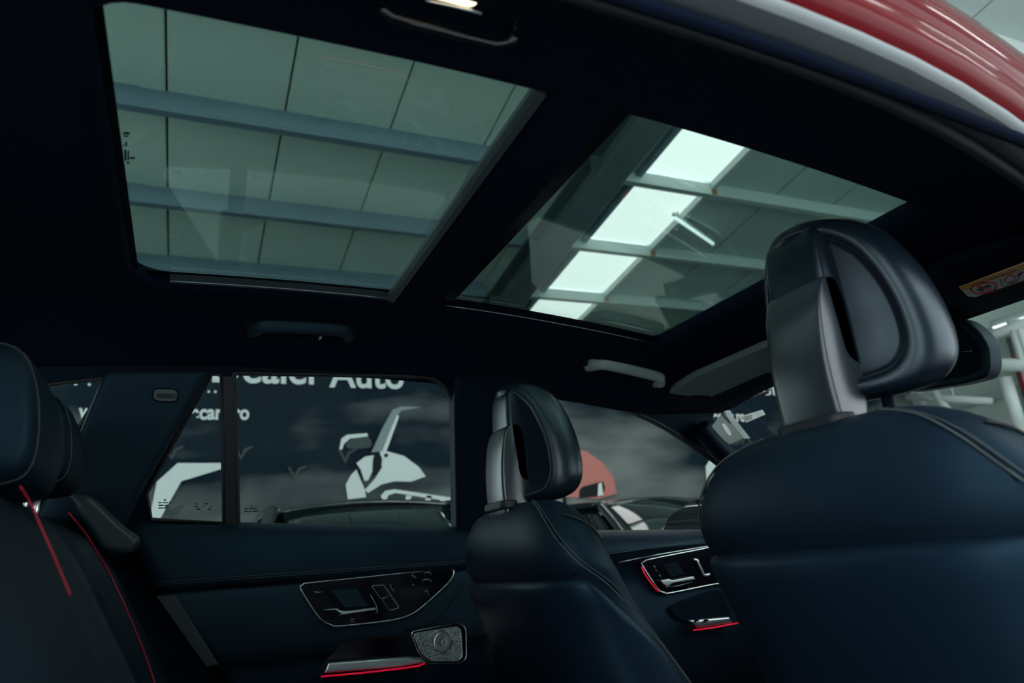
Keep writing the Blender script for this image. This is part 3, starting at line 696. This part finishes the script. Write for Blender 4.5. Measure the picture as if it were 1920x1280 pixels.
# speaker
so_ = round_poly([P(u, v, Y=.694) for u, v in ((768, 1184), (858, 1167), (872, 1176), (873, 1234), (862, 1242), (803, 1243), (784, 1224))], .012)
sp = slab('speaker', so_, (0, -.006, 0), gloss, d1, bevel=.002); tube('chrome_surround', [p + Vector((0, -.006, 0)) for p in so_], .0014, chrome, sp, closed=True)
si = round_poly([P(u, v, Y=.687) for u, v in ((774, 1188), (854, 1173), (863, 1179), (867, 1230), (858, 1239), (806, 1239), (790, 1224))], .010)
slab('speaker_grille', si, (0, -.002, 0), speakm, sp); tube('grille_rim', [p + Vector((0, -.002, 0)) for p in si], .0012, chrome, sp, closed=True)
cc = P(829, 1203, Y=.684)
rings = []
for k, (r_, d_) in enumerate(((.024, 0), (.0235, .004), (.021, .0062), (.0195, .0052), (.017, .0068), (.0155, .0058), (.013, .0072), (.0115, .0064), (.008, .0078), (.0065, .0070), (.003, .0080), (.0006, .0082))):
    rings.append([cc + Vector((r_ * math.cos(a), -d_, r_ * math.sin(a))) for a in [2 * math.pi * j / 28 for j in range(28)]])
loft('tweeter_dome', rings, satin, sp)
# armrest with chrome blade and red light line
pk = crom([P(u, v, Y=.692) for u, v in ((600, 1268), (622, 1226), (655, 1202), (730, 1192), (772, 1192), (790, 1226), (796, 1243), (700, 1256))], 4)
slab('pull_pocket', pk, (0, -.004, 0), gloss, d1, bevel=.002)
ar = slab('armrest_blade', [P(u, v, Y=.680) for u, v in ((602, 1263), (611, 1240), (760, 1229), (786, 1232), (797, 1242), (740, 1252))], (0, -.02, 0), satin, d1, bevel=.006)
tube('red_light_line', [P(u, v, Y=0.655) for u, v in ((602, 1268), (680, 1261), (750, 1253), (785, 1248), (796, 1243))], .0019, red_led, d1)
# door front edge crease
tube('door_crease', [P(u, v, Y=.70) for u, v in ((872, 1090), (850, 1120), (826, 1155), (800, 1170), (760, 1180))], .0018, softpl, d1, seg=6)

# front door (driver)
d2 = empty('door_2', (0, 0, 0)); tag(d2, 'dark driver door lining with red lit switch panel past the driver seat', kind='structure')
zf0 = P(900, 1001, Y=.735).z; zf1 = zf0 - .06
t0 = P(1148, 1037, Y=.69); t1 = P(1306, 1015, Y=.69)
rows = [(.765, zf0, zf1), (.745, zf0 + .004, zf1 + .004), (.725, zf0 - .002, zf1 - .002), (.705, zf0 - .02, zf1 - .02), (.69, t0.z + .004, t1.z + .004), (.69, t0.z - .004, t1.z - .004), (.70, t0.z - .008, t1.z - .008), (.70, t0.z - .03, t1.z - .03), (.71, t0.z - .035, t1.z - .035), (.712, .86, .86), (.70, .78, .78), (.69, .5, .5)]
dp2 = door_rows('door_panel', rows, .78, 2.0, leather, d2)
tube('stitching', [t0 + (t1 - t0) * (k / 10) for k in range(-8, 20)], .0012, stitch_m, dp2, seg=5)
tube('chrome_line', [P(1160, 1054, Y=.696), P(1235, 1039, Y=.696), P(1312, 1026, Y=.696), P(1390, 1012, Y=.696)], .0016, satin, d2, seg=6)
hp = crom([P(u, v, Y=.698) for u, v in ((1203, 1060), (1207, 1052), (1222, 1047), (1315, 1029), (1390, 1014), (1420, 1050), (1390, 1088), (1337, 1095), (1256, 1111), (1243, 1110), (1232, 1104))], 4)
hpan = slab('switch_panel', hp, (0, -.004, 0), gloss, d2, bevel=.0015); tube('chrome_surround', [p + Vector((0, -.004, 0)) for p in hp], .0022, chrome, hpan, closed=True)
tube('red_light_line', [P(u, v, Y=.693) for u, v in ((1203, 1062), (1208, 1074), (1217, 1088), (1230, 1104), (1236, 1108))], .0020, red_led, d2)
slab('grip_plate', [P(u, v, Y=.692) for u, v in ((1242, 1058), (1268, 1052), (1284, 1076), (1256, 1082))], (0, -.0015, 0), darkpl, hpan, bevel=.001)
slab('door_handle', [P(u, v, Y=.688) for u, v in ((1235, 1088), (1252, 1085), (1256, 1088), (1297, 1080), (1300, 1086), (1258, 1093), (1248, 1099), (1240, 1095))], (0, -.010, 0), satin, hpan, bevel=.002)
tube('chrome_line', [P(u, v, Y=.690) for u, v in ((1248, 1100), (1270, 1098), (1298, 1091))], .0009, satin, hpan, seg=6)
tube('memory_switch', crom([P(u, v, Y=.688) for u, v in ((1300, 1049), (1307, 1050), (1309, 1056), (1316, 1070), (1320, 1078), (1331, 1076))], 3, False), .0042, satin, hpan)
for (u, v) in ((1229, 1067), (1236, 1077), (1226, 1060)): tube('white_symbol', [P(u, v, Y=.692), P(u + 3, v + 4, Y=.692)], .0012, satin, hpan, seg=5)
slab('pull_pocket', crom([P(u, v, Y=.692) for u, v in ((1255, 1140), (1285, 1122), (1345, 1105), (1362, 1130), (1364, 1156), (1285, 1164))], 4), (0, -.003, 0), darkpl, d2, bevel=.002)
slab('armrest_blade', [P(u, v, Y=.680) for u, v in ((1283, 1162), (1360, 1155), (1368, 1168), (1300, 1178))], (0, -.02, 0), satin, d2, bevel=.006)
for u in (1300, 1318): slab('window_switch', [P(u, 1165, Y=.658), P(u + 9, 1164, Y=.658), P(u + 8, 1161, Y=.658), P(u + 3, 1160, Y=.658)], (0, -.006, 0), gloss, d2, bevel=.001)
tube('red_light_line', [P(u, v, Y=.658) for u, v in ((1300, 1181), (1340, 1176), (1370, 1170), (1400, 1165))], .0020, red_led, d2)

# A pillar cover, windscreen, door mirror
aps = crom([P(1312, 800, Y=.64), P(1345, 838, Y=.645), P(1420, 905, Y=.66), P(1500, 985, Y=.68)], 6, False)
ap = tube('trim_6', aps, .030, darkpl, seg=12); tag(ap, 'slim black A pillar cover beside the driver window', kind='structure')
AX = 1.62
tri = slab('pillar_cover', [P(u, v, X=AX) for u, v in ((1328, 806), (1357, 768), (1362, 780), (1395, 822), (1368, 834))], (.03, 0, 0), mat('pale_pillar', (.20, .25, .235), .5), ap, bevel=.004)
bdg = slab('airbag_badge', crom([P(u, v, X=AX - .003) for u, v in ((1354, 796), (1359, 795), (1371, 812), (1369, 817), (1362, 810))], 4), (.003, 0, 0), whitep, ap)
wsp = [Vector((1.50, -.62, 1.395)), Vector((1.53, 0, 1.405)), Vector((1.50, .62, 1.395)), Vector((2.05, .70, 1.03)), Vector((2.15, 0, 1.03)), Vector((2.05, -.70, 1.03))]
w7 = slab('window_7', wsp, (.004, 0, .003), frontglass); tag(w7, 'clear windscreen at the front of the cabin', kind='structure')
slab('windscreen_label', [P(u, v, X=1.66) for u, v in ((1390, 780), (1428, 768), (1434, 777), (1399, 792))], (.002, 0, 0), whitep, w7)
for k in range(3): slab('label_print', [P(1396 + 9 * 0, 781 + 3 * k, X=1.658), P(1410, 777 + 3 * k, X=1.658), P(1410, 778.4 + 3 * k, X=1.658), P(1396, 782.4 + 3 * k, X=1.658)], (.001, 0, 0), greyp, w7)
tube('black_edge', crom([P(1440, 735, X=1.60), P(1372, 758, X=1.60), P(1354, 771, X=1.61), P(1362, 784, X=1.62), P(1402, 826, X=1.64), P(1450, 880, X=1.7)], 5, False), .0045, rubber, w7)
slab('header_trim', [Vector((1.44, -.62, 1.40)), Vector((1.47, 0, 1.405)), Vector((1.44, .62, 1.40)), Vector((1.53, .62, 1.375)), Vector((1.56, 0, 1.385)), Vector((1.53, -.62, 1.375))], (0, 0, .012), cloth, w7)
dm = empty('door_mirror', (1.46, .80, 1.0)); tag(dm, 'black outside mirror of the car seen low in the driver window', 'mirror')
out = [P(u, v, Y=.98) - Vector((1.46, .80, 1.0)) for u, v in ((1241, 1012), (1243, 985), (1252, 966), (1270, 953), (1300, 944), (1345, 942), (1352, 1010))]
hs = slab('housing', crom(out, 4), (.12, -.12, 0), gloss, dm, bevel=.03, seg=5)
gl_ = [P(u, v, Y=.985) - Vector((1.46, .80, 1.0)) for u, v in ((1262, 1012), (1264, 988), (1276, 968), (1300, 956), (1338, 954), (1343, 1008))]
slab('mirror_glass', crom(gl_, 4), (-.012, -.012, 0), mat('mirror', (.75, .8, .8), .02, metal=1.0), dm)
tube('stalk', [(-.0, .14, -.02), (.10, -.02, -.06)], .03, gloss, dm)

# ------------------------------------------------------------------ grab handles
def grab_handle(x0, x1, y, z0, z1, label, s, m, lamp=False, hook=True):
    t = empty('grab_handle', ((x0 + x1) / 2, y, (z0 + z1) / 2)); tag(t, label, 'handle', 'grab handles on the roof lining')
    L = (x1 - x0) / 2; dz = (z1 - z0) / 2
    inn = -s * .050
    path = crom([(-L, 0, -dz - .004), (-L * .95, inn * .6, -dz - .010), (-L * .74, inn, -dz * .7 - .010), (0, inn * 1.08, -.010), (L * .74, inn, dz * .7 - .010), (L * .95, inn * .6, dz - .010), (L, 0, dz - .004)], 6, False)
    g = []
    for i, p in enumerate(path):
        w_ = .012 if 6 < i < len(path) - 7 else .014
        d = (path[min(i + 1, len(path) - 1)] - path[max(i - 1, 0)]).normalized()
        a = d.cross(Vector((0, -s * .35, 1))).normalized(); b = d.cross(a).normalized()
        g.append([p + a * (w_ * .8 * math.copysign(abs(math.cos(q)) ** .6, math.cos(q))) + b * (w_ * 1.15 * math.copysign(abs(math.sin(q)) ** .6, math.sin(q))) for q in [2 * math.pi * k / 14 for k in range(14)]])
    loft('grip', g, m, t)
    for e in (-1, 1):
        box('mount', e * L - .02, e * L + .02, -.014 - .004 * s, .014 + .012 * s, e * dz - .008, e * dz + .022, darkpl, t, bevel=.006)
    if hook:
        tube('coat_hook', [(L * .35, -s * .002, dz * .3 - .014), (L * .35, -s * .016, dz * .3 - .022), (L * .35 + .004, -s * .02, dz * .3 - .014)], .003, satin, t)
    return t
hz = rz_(.2, .52)
grab_handle(.115, .325, .52, hz - .012, hz - .012, 'black grab handle above the rear door window', 1, softpl)
grab_handle(.955, 1.165, .52, rz_(.955, .52) - .006, rz_(1.165, .52) - .012, 'grey grab handle above the driver window', 1, handle_m, hook=False)
# near handle carries a lit reading lamp
nh = empty('reading_lamp_handle', (.24, -.475, rz_(.24, -.475))); tag(nh, 'grab handle with a lit reading lamp overhead at the upper frame edge', 'handle')
def nl(u, v, dz=0.0): return P(u, v, Z=rz_(.24, -.475) + dz) - Vector((.24, -.475, rz_(.24, -.475)))
bo = crom([nl(u, v, -.012) for u, v in ((712, 12), (716, -25), (800, -45), (940, -10), (968, 30), (966, 72), (930, 84), (820, 56), (730, 32))], 4)
slab('bezel', bo, (0, 0, .018), gloss, nh, bevel=.006, seg=4)
tube('bezel_rim', [nl(u, v, -.014) for u, v in ((716, 14), (732, 30), (780, 44), (820, 54), (880, 70), (930, 82), (955, 80), (966, 66))], .0055, mat('dark_satin', (.10, .105, .115), .32, metal=1.0), nh)
bi = crom([nl(u, v, -.013) for u, v in ((724, 8), (730, -22), (800, -38), (930, -4), (950, 28), (945, 58), (915, 66), (820, 40), (740, 20))], 4)
slab('inner_dish', bi, (0, 0, .002), darkpl, nh)
slab('lamp_lens', round_poly([nl(u, v, -.017) for u, v in ((790, -8), (800, -20), (900, 0), (886, 16))], .01), (0, 0, .004), lens_m, nh, bevel=.001)
tube('chrome_edge', [nl(u, v, -.017) for u, v in ((798, 1), (850, 12), (885, 20), (903, 24))], [.001, .0015, .0022, .003], satin, nh)

# ------------------------------------------------------------------ sun visors
def visor(name, y0, y1, label):
    t = empty(name, (1.40, (y0 + y1) / 2, zc(1.40) - .03)); tag(t, label, 'visor', 'sun visors under the windscreen header')
    return t
v1 = visor('sun_visor', .16, .58, 'sun visor folded up in front of the driver seat, lightened as if windscreen lit')
O1 = Vector(v1.location)
VZ = zc(1.40) - .024
vp = [P(1253, 737, Z=VZ + .01), P(1300, 708, Z=VZ + .016), P(1436, 650, Z=VZ + .02), P(1500, 640, Z=VZ + .02), P(1500, 690, Z=VZ), P(1436, 700, Z=VZ), P(1345, 740, Z=VZ), P(1305, 757, Z=VZ), P(1285, 752, Z=VZ)]
slab('visor_board', round_poly([p - O1 for p in vp], .015), (0, 0, .018), visor_m, v1, bevel=.005)
0 and slab('visor_clip', crom([P(u, v, Z=VZ) - O1 for u, v in ((1330, 752), (1350, 735), (1380, 735), (1360, 750))], 3), (0, 0, .02), darkpl, v1, bevel=.004)
v2 = visor('sun_visor', -.58, -.14, 'black sun visor with orange and white warning label before the passenger seat')
O2 = Vector(v2.location)
vb = [P(1720, 540, Z=VZ + .006), P(1780, 575, Z=VZ), P(1830, 590, Z=VZ), P(1990, 540, Z=VZ), P(2060, 500, Z=VZ + .008), P(1960, 440, Z=VZ + .02), P(1760, 500, Z=VZ + .02)]
slab('visor_board', round_poly([p - O2 for p in vb], .012), (0, 0, .016), cloth, v2, bevel=.004)
def vs(u, v): return P(u, v, Z=VZ - .0025) - O2
lbl = slab('warning_label', [vs(1798, 539), vs(1814, 555), vs(1828, 557), vs(1960, 512), vs(1960, 478)], (0, 0, .0015), whitep, v2)
def vs2(u, v): return P(u, v, Z=VZ - .0035) - O2
slab('orange_band', [vs2(1798, 539), vs2(1806, 545), vs2(1960, 492), vs2(1960, 478)], (0, 0, .001), orangep, lbl)
tube('red_ring', crom([vs2(1822, 541), vs2(1833, 532), vs2(1860, 530), vs2(1870, 536), vs2(1860, 546), vs2(1832, 550)], 5), .0017, redp, lbl, closed=True, seg=6)
tube('red_bar', [vs2(1829, 534), vs2(1863, 546)], .0016, redp, lbl, seg=6)
slab('pictogram', crom([vs2(u, v) for u, v in ((1832, 543), (1842, 538), (1852, 534), (1860, 537), (1850, 541), (1842, 547))], 3), (0, 0, .0005), blackp, lbl)
tube('pictogram_frame', [vs2(1875, 523), vs2(1880, 537), vs2(1905, 529), vs2(1915, 512)], .0007, blackp, lbl, seg=5)
tube('pictogram_airbag', crom([vs2(1884, 526), vs2(1890, 518), vs2(1900, 516), vs2(1904, 524), vs2(1894, 530)], 4), .0010, redp, lbl, closed=True, seg=6)
tube('pictogram_arrow', [vs2(1908, 516), vs2(1918, 510)], .0014, blackp, lbl, seg=5)
# lettering on the orange band
a_, b_ = vs2(1838, 531.5), vs2(1920, 503)
d_ = (b_ - a_); o = text('lettering', '\u25B2 AIRBAG', a_, .016, blackp, lbl, rot=(math.pi, 0, math.atan2(d_.y, d_.x)), depth=.0003, width=d_.length * .86)

# ------------------------------------------------------------------ interior mirror
rm = empty('rearview_mirror', (1.50, 0, 1.30)); tag(rm, 'black inside mirror with sensor housing behind the passenger headrest', 'mirror')
OM = Vector((1.50, 0, 1.30))
mo = [P(u, v, X=1.50) - OM for u, v in ((1700, 600), (1790, 596), (1812, 602), (1838, 625), (1852, 650), (1854, 688), (1846, 708), (1800, 720), (1700, 735))]
slab('housing', round_poly(mo, .015), (.05, 0, 0), softpl, rm, bevel=.012, seg=4)
mi = [P(u, v, X=1.495) - OM for u, v in ((1710, 612), (1790, 608), (1815, 632), (1832, 655), (1834, 694), (1800, 706), (1710, 722))]
slab('mirror_face', round_poly(mi, .01), (.006, 0, 0), darkpl, rm)
for k in range(9):
    tube('vent_slat', [P(1800 + k * 1.5, 626 + k * 4.0, X=1.493) - OM, P(1812 + k * 1.6, 628 + k * 4.2, X=1.493) - OM], .0007, bracket_m, rm, seg=5)
tube('chrome_line', [P(1803, 659, X=1.492) - OM, P(1822, 658, X=1.492) - OM], .0010, chrome, rm, seg=6)
tube('stalk', [(0.04, 0, .03), (.06, 0, .10)], .02, gloss, rm)
box('sensor_housing', .02, .14, -.07, .07, .035, .09, darkpl, rm, bevel=.02)

# ------------------------------------------------------------------ front seats
def seat_ring(dz, hw, xr, xf, n=48, ex=3.2):
    """closed outline in plan: angle 0 = straight back, running towards -y"""
    out = []
    cx, hx = (xr + xf) / 2, (xf - xr) / 2
    for k in range(n):
        a = 2 * math.pi * k / n; c, s = math.cos(a), math.sin(a)
        x = cx - hx * math.copysign(abs(c) ** (2 / 2.4), c); y = -hw * math.copysign(abs(s) ** (2 / ex), s)
        out.append(Vector((x, y, dz)))
    return out
LV = [(0.000, .105, .048, .085), (-.006, .148, .030, .105), (-.020, .186, .013, .122), (-.045, .226, .000, .138), (-.080, .252, -.008, .152), (-.115, .264, -.010, .166), (-.140, .265, -.004, .180), (-.152, .261, .006, .188), (-.165, .257, .012, .195),
      (-.22, .246, .018, .235), (-.30, .252, .045, .290), (-.38, .258, .075, .345), (-.48, .262, .115, .390), (-.60, .264, .160, .420), (-.72, .262, .205, .440)]
def interp(z):
    for a, b in zip(LV[:-1], LV[1:]):
        if a[0] >= z >= b[0]:
            t = (a[0] - z) / (a[0] - b[0]); return [a[i] + (b[i] - a[i]) * t for i in range(1, 4)]
    return list(LV[-1][1:])
def surf_pt(z, ang, off=0.0, ex=3.2):
    hw, xr, xf = interp(z); hw += off; xr -= off; xf += off
    cx, hx = (xr + xf) / 2, (xf - xr) / 2; c, s = math.cos(ang), math.sin(ang)
    return Vector((cx - hx * math.copysign(abs(c) ** (2 / 2.4), c), -hw * math.copysign(abs(s) ** (2 / ex), s), z))
def front_seat(loc, hx, hz, label):
    t = empty('front_seat', loc); tag(t, label, 'car seat', 'black leather front seats')
    bk = loft('backrest', [seat_ring(*l) for l in LV], leather, t, sub=1)
    # hard shell on the back: partial wrap, proud of the leather, rolled top edge
    A = math.radians(112); na = 40; rings = []
    for (z, off) in ((-.150, -.014), (-.155, .000), (-.160, .009), (-.172, .016), (-.20, .015), (-.26, .011), (-.34, .011), (-.44, .011), (-.56, .011), (-.70, .011)):
        r_ = []
        for k in range(na + 1):
            a = -A + 2 * A * k / na; e = abs(a) / A
            zz = z - .16 * max(0, (e - .66) / .34) ** 1.6 * (1 if z > -.5 else .6)
            o_ = off if abs(a) < A * .97 else -.010
            r_.append(surf_pt(zz, a, o_))
        rings.append(r_)
    loft('back_shell', rings, shell_m, t, closed_ring=False)
    # side seams with stitching
    for s in (-1, 1):
        key = [(-.001, 52), (-.02, 52), (-.05, 55), (-.09, 63), (-.13, 76), (-.17, 92), (-.22, 107), (-.30, 121), (-.40, 131)]
        for da, dz_, m, rr in ((0.0, 0, stitch_m, .0013), (3.5, .004, stitch_d, .0013)):
            tube('stitching', crom([surf_pt(min(-.0005, z + dz_), s * math.radians(a + da), .0012) for z, a in key], 5, False), rr, m, bk, seg=6)
        key = [(-.040, 82), (-.050, 95), (-.065, 112), (-.085, 126), (-.12, 138), (-.17, 148)]
        tube('shoulder_seam', crom([surf_pt(z, s * math.radians(a), .0008) for z, a in key], 5, False), .0022, rubber, bk, seg=6)
        # vertical seam on the upper back
        pts = crom([surf_pt(-.002, s * 1.05, .0006), surf_pt(-.03, s * 0.98, .0008), surf_pt(-.06, s * 1.02, .0008), surf_pt(-.09, s * 1.12, .0008), surf_pt(-.15, s * 1.16, .0006)], 5, False)
        tube('back_seam', pts, .0020, darkpl, bk, seg=6)
    # cushion
    cu = []
    for (x, hw, z0, z1) in ((.16, .22, -.80, -.60), (.24, .255, -.82, -.57), (.40, .262, -.82, -.585), (.60, .262, -.81, -.56), (.72, .25, -.79, -.55), (.76, .22, -.76, -.58)):
        cu.append([Vector((x, -hw * math.copysign(abs(math.cos(a)) ** .5, math.cos(a)), (z0 + z1) / 2 + (z1 - z0) / 2 * math.copysign(abs(math.sin(a)) ** .6, math.sin(a)))) for a in [2 * math.pi * k / 24 for k in range(24)]])
    loft('seat_cushion', cu, leather, t, sub=1)
    box('seat_base', .20, .66, -.20, .20, -loc[2] + .32, -.79, darkpl, t, bevel=.02)
    # headrest: pad, side wells, rear bracket, posts
    h = empty('headrest', (hx, 0, hz)); h.parent = t
    half = [(0.0, .004), (.060, .003), (.105, .010), (.127, .034), (.133, .070), (.129, .120), (.118, .172), (.098, .222), (.068, .254), (.032, .267)]
    ol = crom([Vector((0, y, z)) for y, z in half] + [Vector((0, 0, .269))] + [Vector((0, -y, z)) for y, z in half[:0:-1]], 4)
    cen = Vector((0, 0, .125))
    def xb(y, z): return .046 + .062 * min(1.0, abs(y) / .133) ** 1.5 - .05 * max(0, z - .12)
    def ring(sc_, dx):
        out = []
        for p in ol:
            q = cen + (p - cen) * sc_; out.append(Vector((xb(q.y, q.z) + dx, q.y, q.z)))
        return out
    lay = [(.03, .012), (.2, .012), (.4, .012), (.6, .012), (.72, .0115), (.775, .010), (.79, .004), (.81, .000), (.84, -.0025), (.89, -.003), (.94, .000), (.975, .007), (.995, .018), (1.0, .030), (.99, .044), (.96, .056), (.90, .066), (.8, .073), (.6, .078), (.4, .080), (.2, .081), (.03, .081)]
    pad = loft('headrest_pad', [ring(a, b) for a, b in lay], leather_pad, h)
    tube('stitching', ring(.865, -.0032), .0010, stitch_m, pad, closed=True, seg=5)
    tube('well_edge', ring(.785, .006), .0016, rubber, pad, closed=True, seg=6)
    bp2 = crom([Vector((x, 0, z)) for x, z in ((.020, -.03), (.062, -.03), (.074, .02), (.074, .10), (.072, .145), (.064, .172), (.044, .176), (.028, .160), (.016, .12), (.010, .06), (.012, 0.0))], 4)
    rg = []
    for (y, sc_) in ((-.050, .80), (-.049, .90), (-.046, .965), (-.038, 1.0), (0, 1.03), (.038, 1.0), (.046, .965), (.049, .90), (.050, .80)):
        c = Vector((.042, 0, .09)); rg.append([Vector((c.x + (p.x - c.x) * sc_, y, c.z + (p.z - c.z) * (1 - (1 - sc_) * .35))) for p in bp2])
    sp_ = crom([Vector((x, 0, z)) for x, z in ((.050, .045), (.10, .045), (.11, .14), (.10, .248), (.066, .258), (.044, .249), (.036, .215), (.034, .165), (.040, .10))], 4)
    c = Vector((.068, 0, .150))
    loft('headrest_spine', [[Vector((c.x + (p.x - c.x) * k_, y, c.z + (p.z - c.z) * (1 - (1 - k_) * .45))) for p in sp_] for y, k_ in ((-.050, .72), (-.048, .86), (-.044, .95), (-.035, 1.0), (0, 1.03), (.035, 1.0), (.044, .95), (.048, .86), (.050, .72))], leather_pad, h)
    br = loft('headrest_bracket', rg, hr_bracket_m, h)
    slab('bracket_boot', crom([Vector(p) for p in ((.006, -.050, -.012 - hz), (.003, 0, -.012 - hz), (.006, .050, -.012 - hz), (.04, .050, -.012 - hz), (.04, -.050, -.012 - hz))], 3), (0, 0, .018), rubber, h, bevel=.004)
    for s in (-1, 1): tube('post', [(.095, s * .055, -.16), (.10, s * .055, .04)], .0075, chrome if hx == 0 else darkpl, h, seg=10)
    return t
front_seat((.590, .375, 1.070), 0.0, -.006, 'black leather driver seat with low headrest before the B pillar')
front_seat((.700, -.372, 1.092), .030, .022, 'large black leather passenger seat with raised headrest covering the windscreen')

# ------------------------------------------------------------------ rear bench
rbn = empty('rear_seat', (0, 0, 0)); tag(rbn, 'black leather rear bench with red piping and two headrests at the frame edge', 'car seat')
def bx_(z): return -.205 + .5 * (1.11 - z)
def bump(y):
    b = 0.0
    b += .030 * math.exp(-((y - .60) / .05) ** 2) + .022 * math.exp(-((y - .10) / .05) ** 2) - .012 * math.exp(-((y - .35) / .15) ** 2) - .02 * math.exp(-((y - .525) / .018) ** 2) - .014 * math.exp(-((y - .04) / .015) ** 2)
    return b
v = []; f = []; ny, nz = 60, 20
for i in range(ny + 1):
    y = -.66 + 1.33 * i / ny
    for j in range(nz + 1):
        z = 1.125 - .55 * j / nz
        top = max(0, 1 - j / 3.0); x = bx_(z) + bump(y) * min(1, j / 5) - .06 * top ** 2
        v.append((x, y, z - .01 * top))
for i in range(ny):
    for j in range(nz): a = i * (nz + 1) + j; f.append((a, a + 1, a + nz + 2, a + nz + 1))
bench_m = mat('bench_leather', (0.0045, 0.0105, 0.018), 0.5, bump=('v', 900, 0.12), tint=(0.36, 0.72, 1.0), spec=0.3)
o = mesh('backrest', v, f, bench_m, rbn, smooth=True); s_ = o.modifiers.new('s', 'SOLIDIFY'); s_.thickness = .10; s_.offset = -1
def on_bench(u, v_, lift=.004):
    d = M @ np.array([u - 960.0, 640.0 - v_, -F]); n = np.array([1, 0, .5]); d0 = -.205 + .5 * 1.11 + lift
    return Vector(CAM + d * (d0 - n @ CAM) / (n @ d))
for pix, r_ in (([(38, 912), (58, 945), (78, 990), (98, 1035), (115, 1075), (132, 1115)], .0010), ([(128, 962), (160, 1000), (192, 1052), (215, 1095), (240, 1150), (262, 1203), (278, 1245), (292, 1290)], .0016)):
    pts = []
    for u, v_ in pix:
        q = on_bench(u, v_, .03); pts.append(q)
    tube('red_piping', crom(pts, 4, False), r_, red_pipe, rbn)
cu = []
for (x, z0, z1) in ((-.02, .55, .66), (.05, .52, .69), (.25, .52, .685), (.42, .52, .69), (.47, .54, .67), (.48, .57, .64)):
    cu.append([Vector((x, y, z)) for y, z in [(-.64, z0), (-.66, (z0 + z1) / 2), (-.62, z1), (-.3, z1 + .005), (0, z1 - .005), (.3, z1 + .005), (.62, z1), (.66, (z0 + z1) / 2), (.64, z0)]])
loft('cushion', cu, bench_m, rbn, sub=1)
def rear_headrest(y, x, z0, z1, hw):
    prof = [(-.075, 0), (-.03, -.006), (.012, 0), (.026, .02), (.028, .06), (.020, .11), (.002, .148), (-.03, .160), (-.062, .150), (-.08, .11), (-.085, .05)]
    k = (z1 - z0) / .16; pr = crom([Vector((x + a, 0, z0 + b * k)) for a, b in prof], 3); rg = []
    c = sum(pr, Vector()) / len(pr)
    for (dy, sc_) in ((-hw, .72), (-hw + .004, .84), (-hw + .014, .94), (-hw + .035, 1.0), (0, 1.03), (hw - .035, 1.0), (hw - .014, .94), (hw - .004, .84), (hw, .72)):
        rg.append([Vector((c.x + (p.x - c.x) * sc_, y + dy, c.z + (p.z - c.z) * sc_)) for p in pr])
    hd = loft('headrest', rg, bench_m, rbn)
    tube('headrest_seam', [Vector((c.x + (p.x - c.x) * .965, y - hw + .022, c.z + (p.z - c.z) * .965)) for p in pr], .0012, stitch_d, hd, closed=True, seg=5)
    for s in (-1, 1): tube('post', [(x - .04, y + s * hw * .45, z0 - .08), (x - .035, y + s * hw * .45, z0 + .03)], .006, chrome, hd)
rear_headrest(.02, -.190, 1.085, 1.255, .115)
rear_headrest(.41, -.205, 1.135, 1.290, .115)
# C pillar foot and parcel trim beside the bench
cf = slab('trim_7', [P(u, v, Y=.62) for u, v in ((125, 925), (170, 925), (232, 985), (268, 1010), (245, 1040), (190, 1035), (150, 975))], (0, .05, 0), bracket_m, bevel=.015, seg=4); tag(cf, 'small grey cover at the foot of the C pillar beside the rear bench', kind='structure')
# cabin floor, near side body below and ahead of the open door (outside the frame)
cfl = box('floor_pan', -1.5, 2.1, -.70, .74, .30, .34, carpet); tag(cfl, 'dark carpet floor of the car cabin', kind='structure')
tub = box('wall_rear', -1.5, -1.46, -.70, .74, .34, 1.0, carpet); tag(tub, 'dark lower tailgate lining at the back of the cabin', kind='structure')
sdp = box('trim_8', -1.5, 2.1, .745, .775, .34, 1.0, darkpl); tag(sdp, 'dark inner body side below the far windows', kind='structure')
dr = box('door_3', .70, 2.0, -.90, -.735, .34, .985, redpaint, bevel=.03); tag(dr, 'closed red front passenger door beside the passenger seat', kind='structure')
db = box('dashboard_body', 1.75, 2.1, -.70, .70, .45, .98, softpl, bevel=.06); tag(db, 'dark soft dashboard below the windscreen', 'dashboard')
db.name = 'dashboard'

vs_ = []; fs_ = []
for (u, v, w_, h_) in ((231, 248, 12, 4), (232, 254, 9, 2), (235, 266, 3, 8), (231, 270, 2, 4), (233, 280, 4, 20), (239, 282, 3, 18), (243, 294, 10, 3), (238, 303, 5, 3)):
    i = len(vs_); vs_ += [P(u, v, Z=zc(-.1) + .024), P(u + w_, v, Z=zc(-.1) + .024), P(u + w_, v + h_, Z=zc(-.1) + .024), P(u, v + h_, Z=zc(-.1) + .024)]; fs_.append((i, i + 1, i + 2, i + 3))
gm = mesh('glazing_mark', vs_, fs_, blackp, g1); gm['kind'] = 'stuff'; gs_ = gm.modifiers.new('s', 'SOLIDIFY'); gs_.thickness = .0006
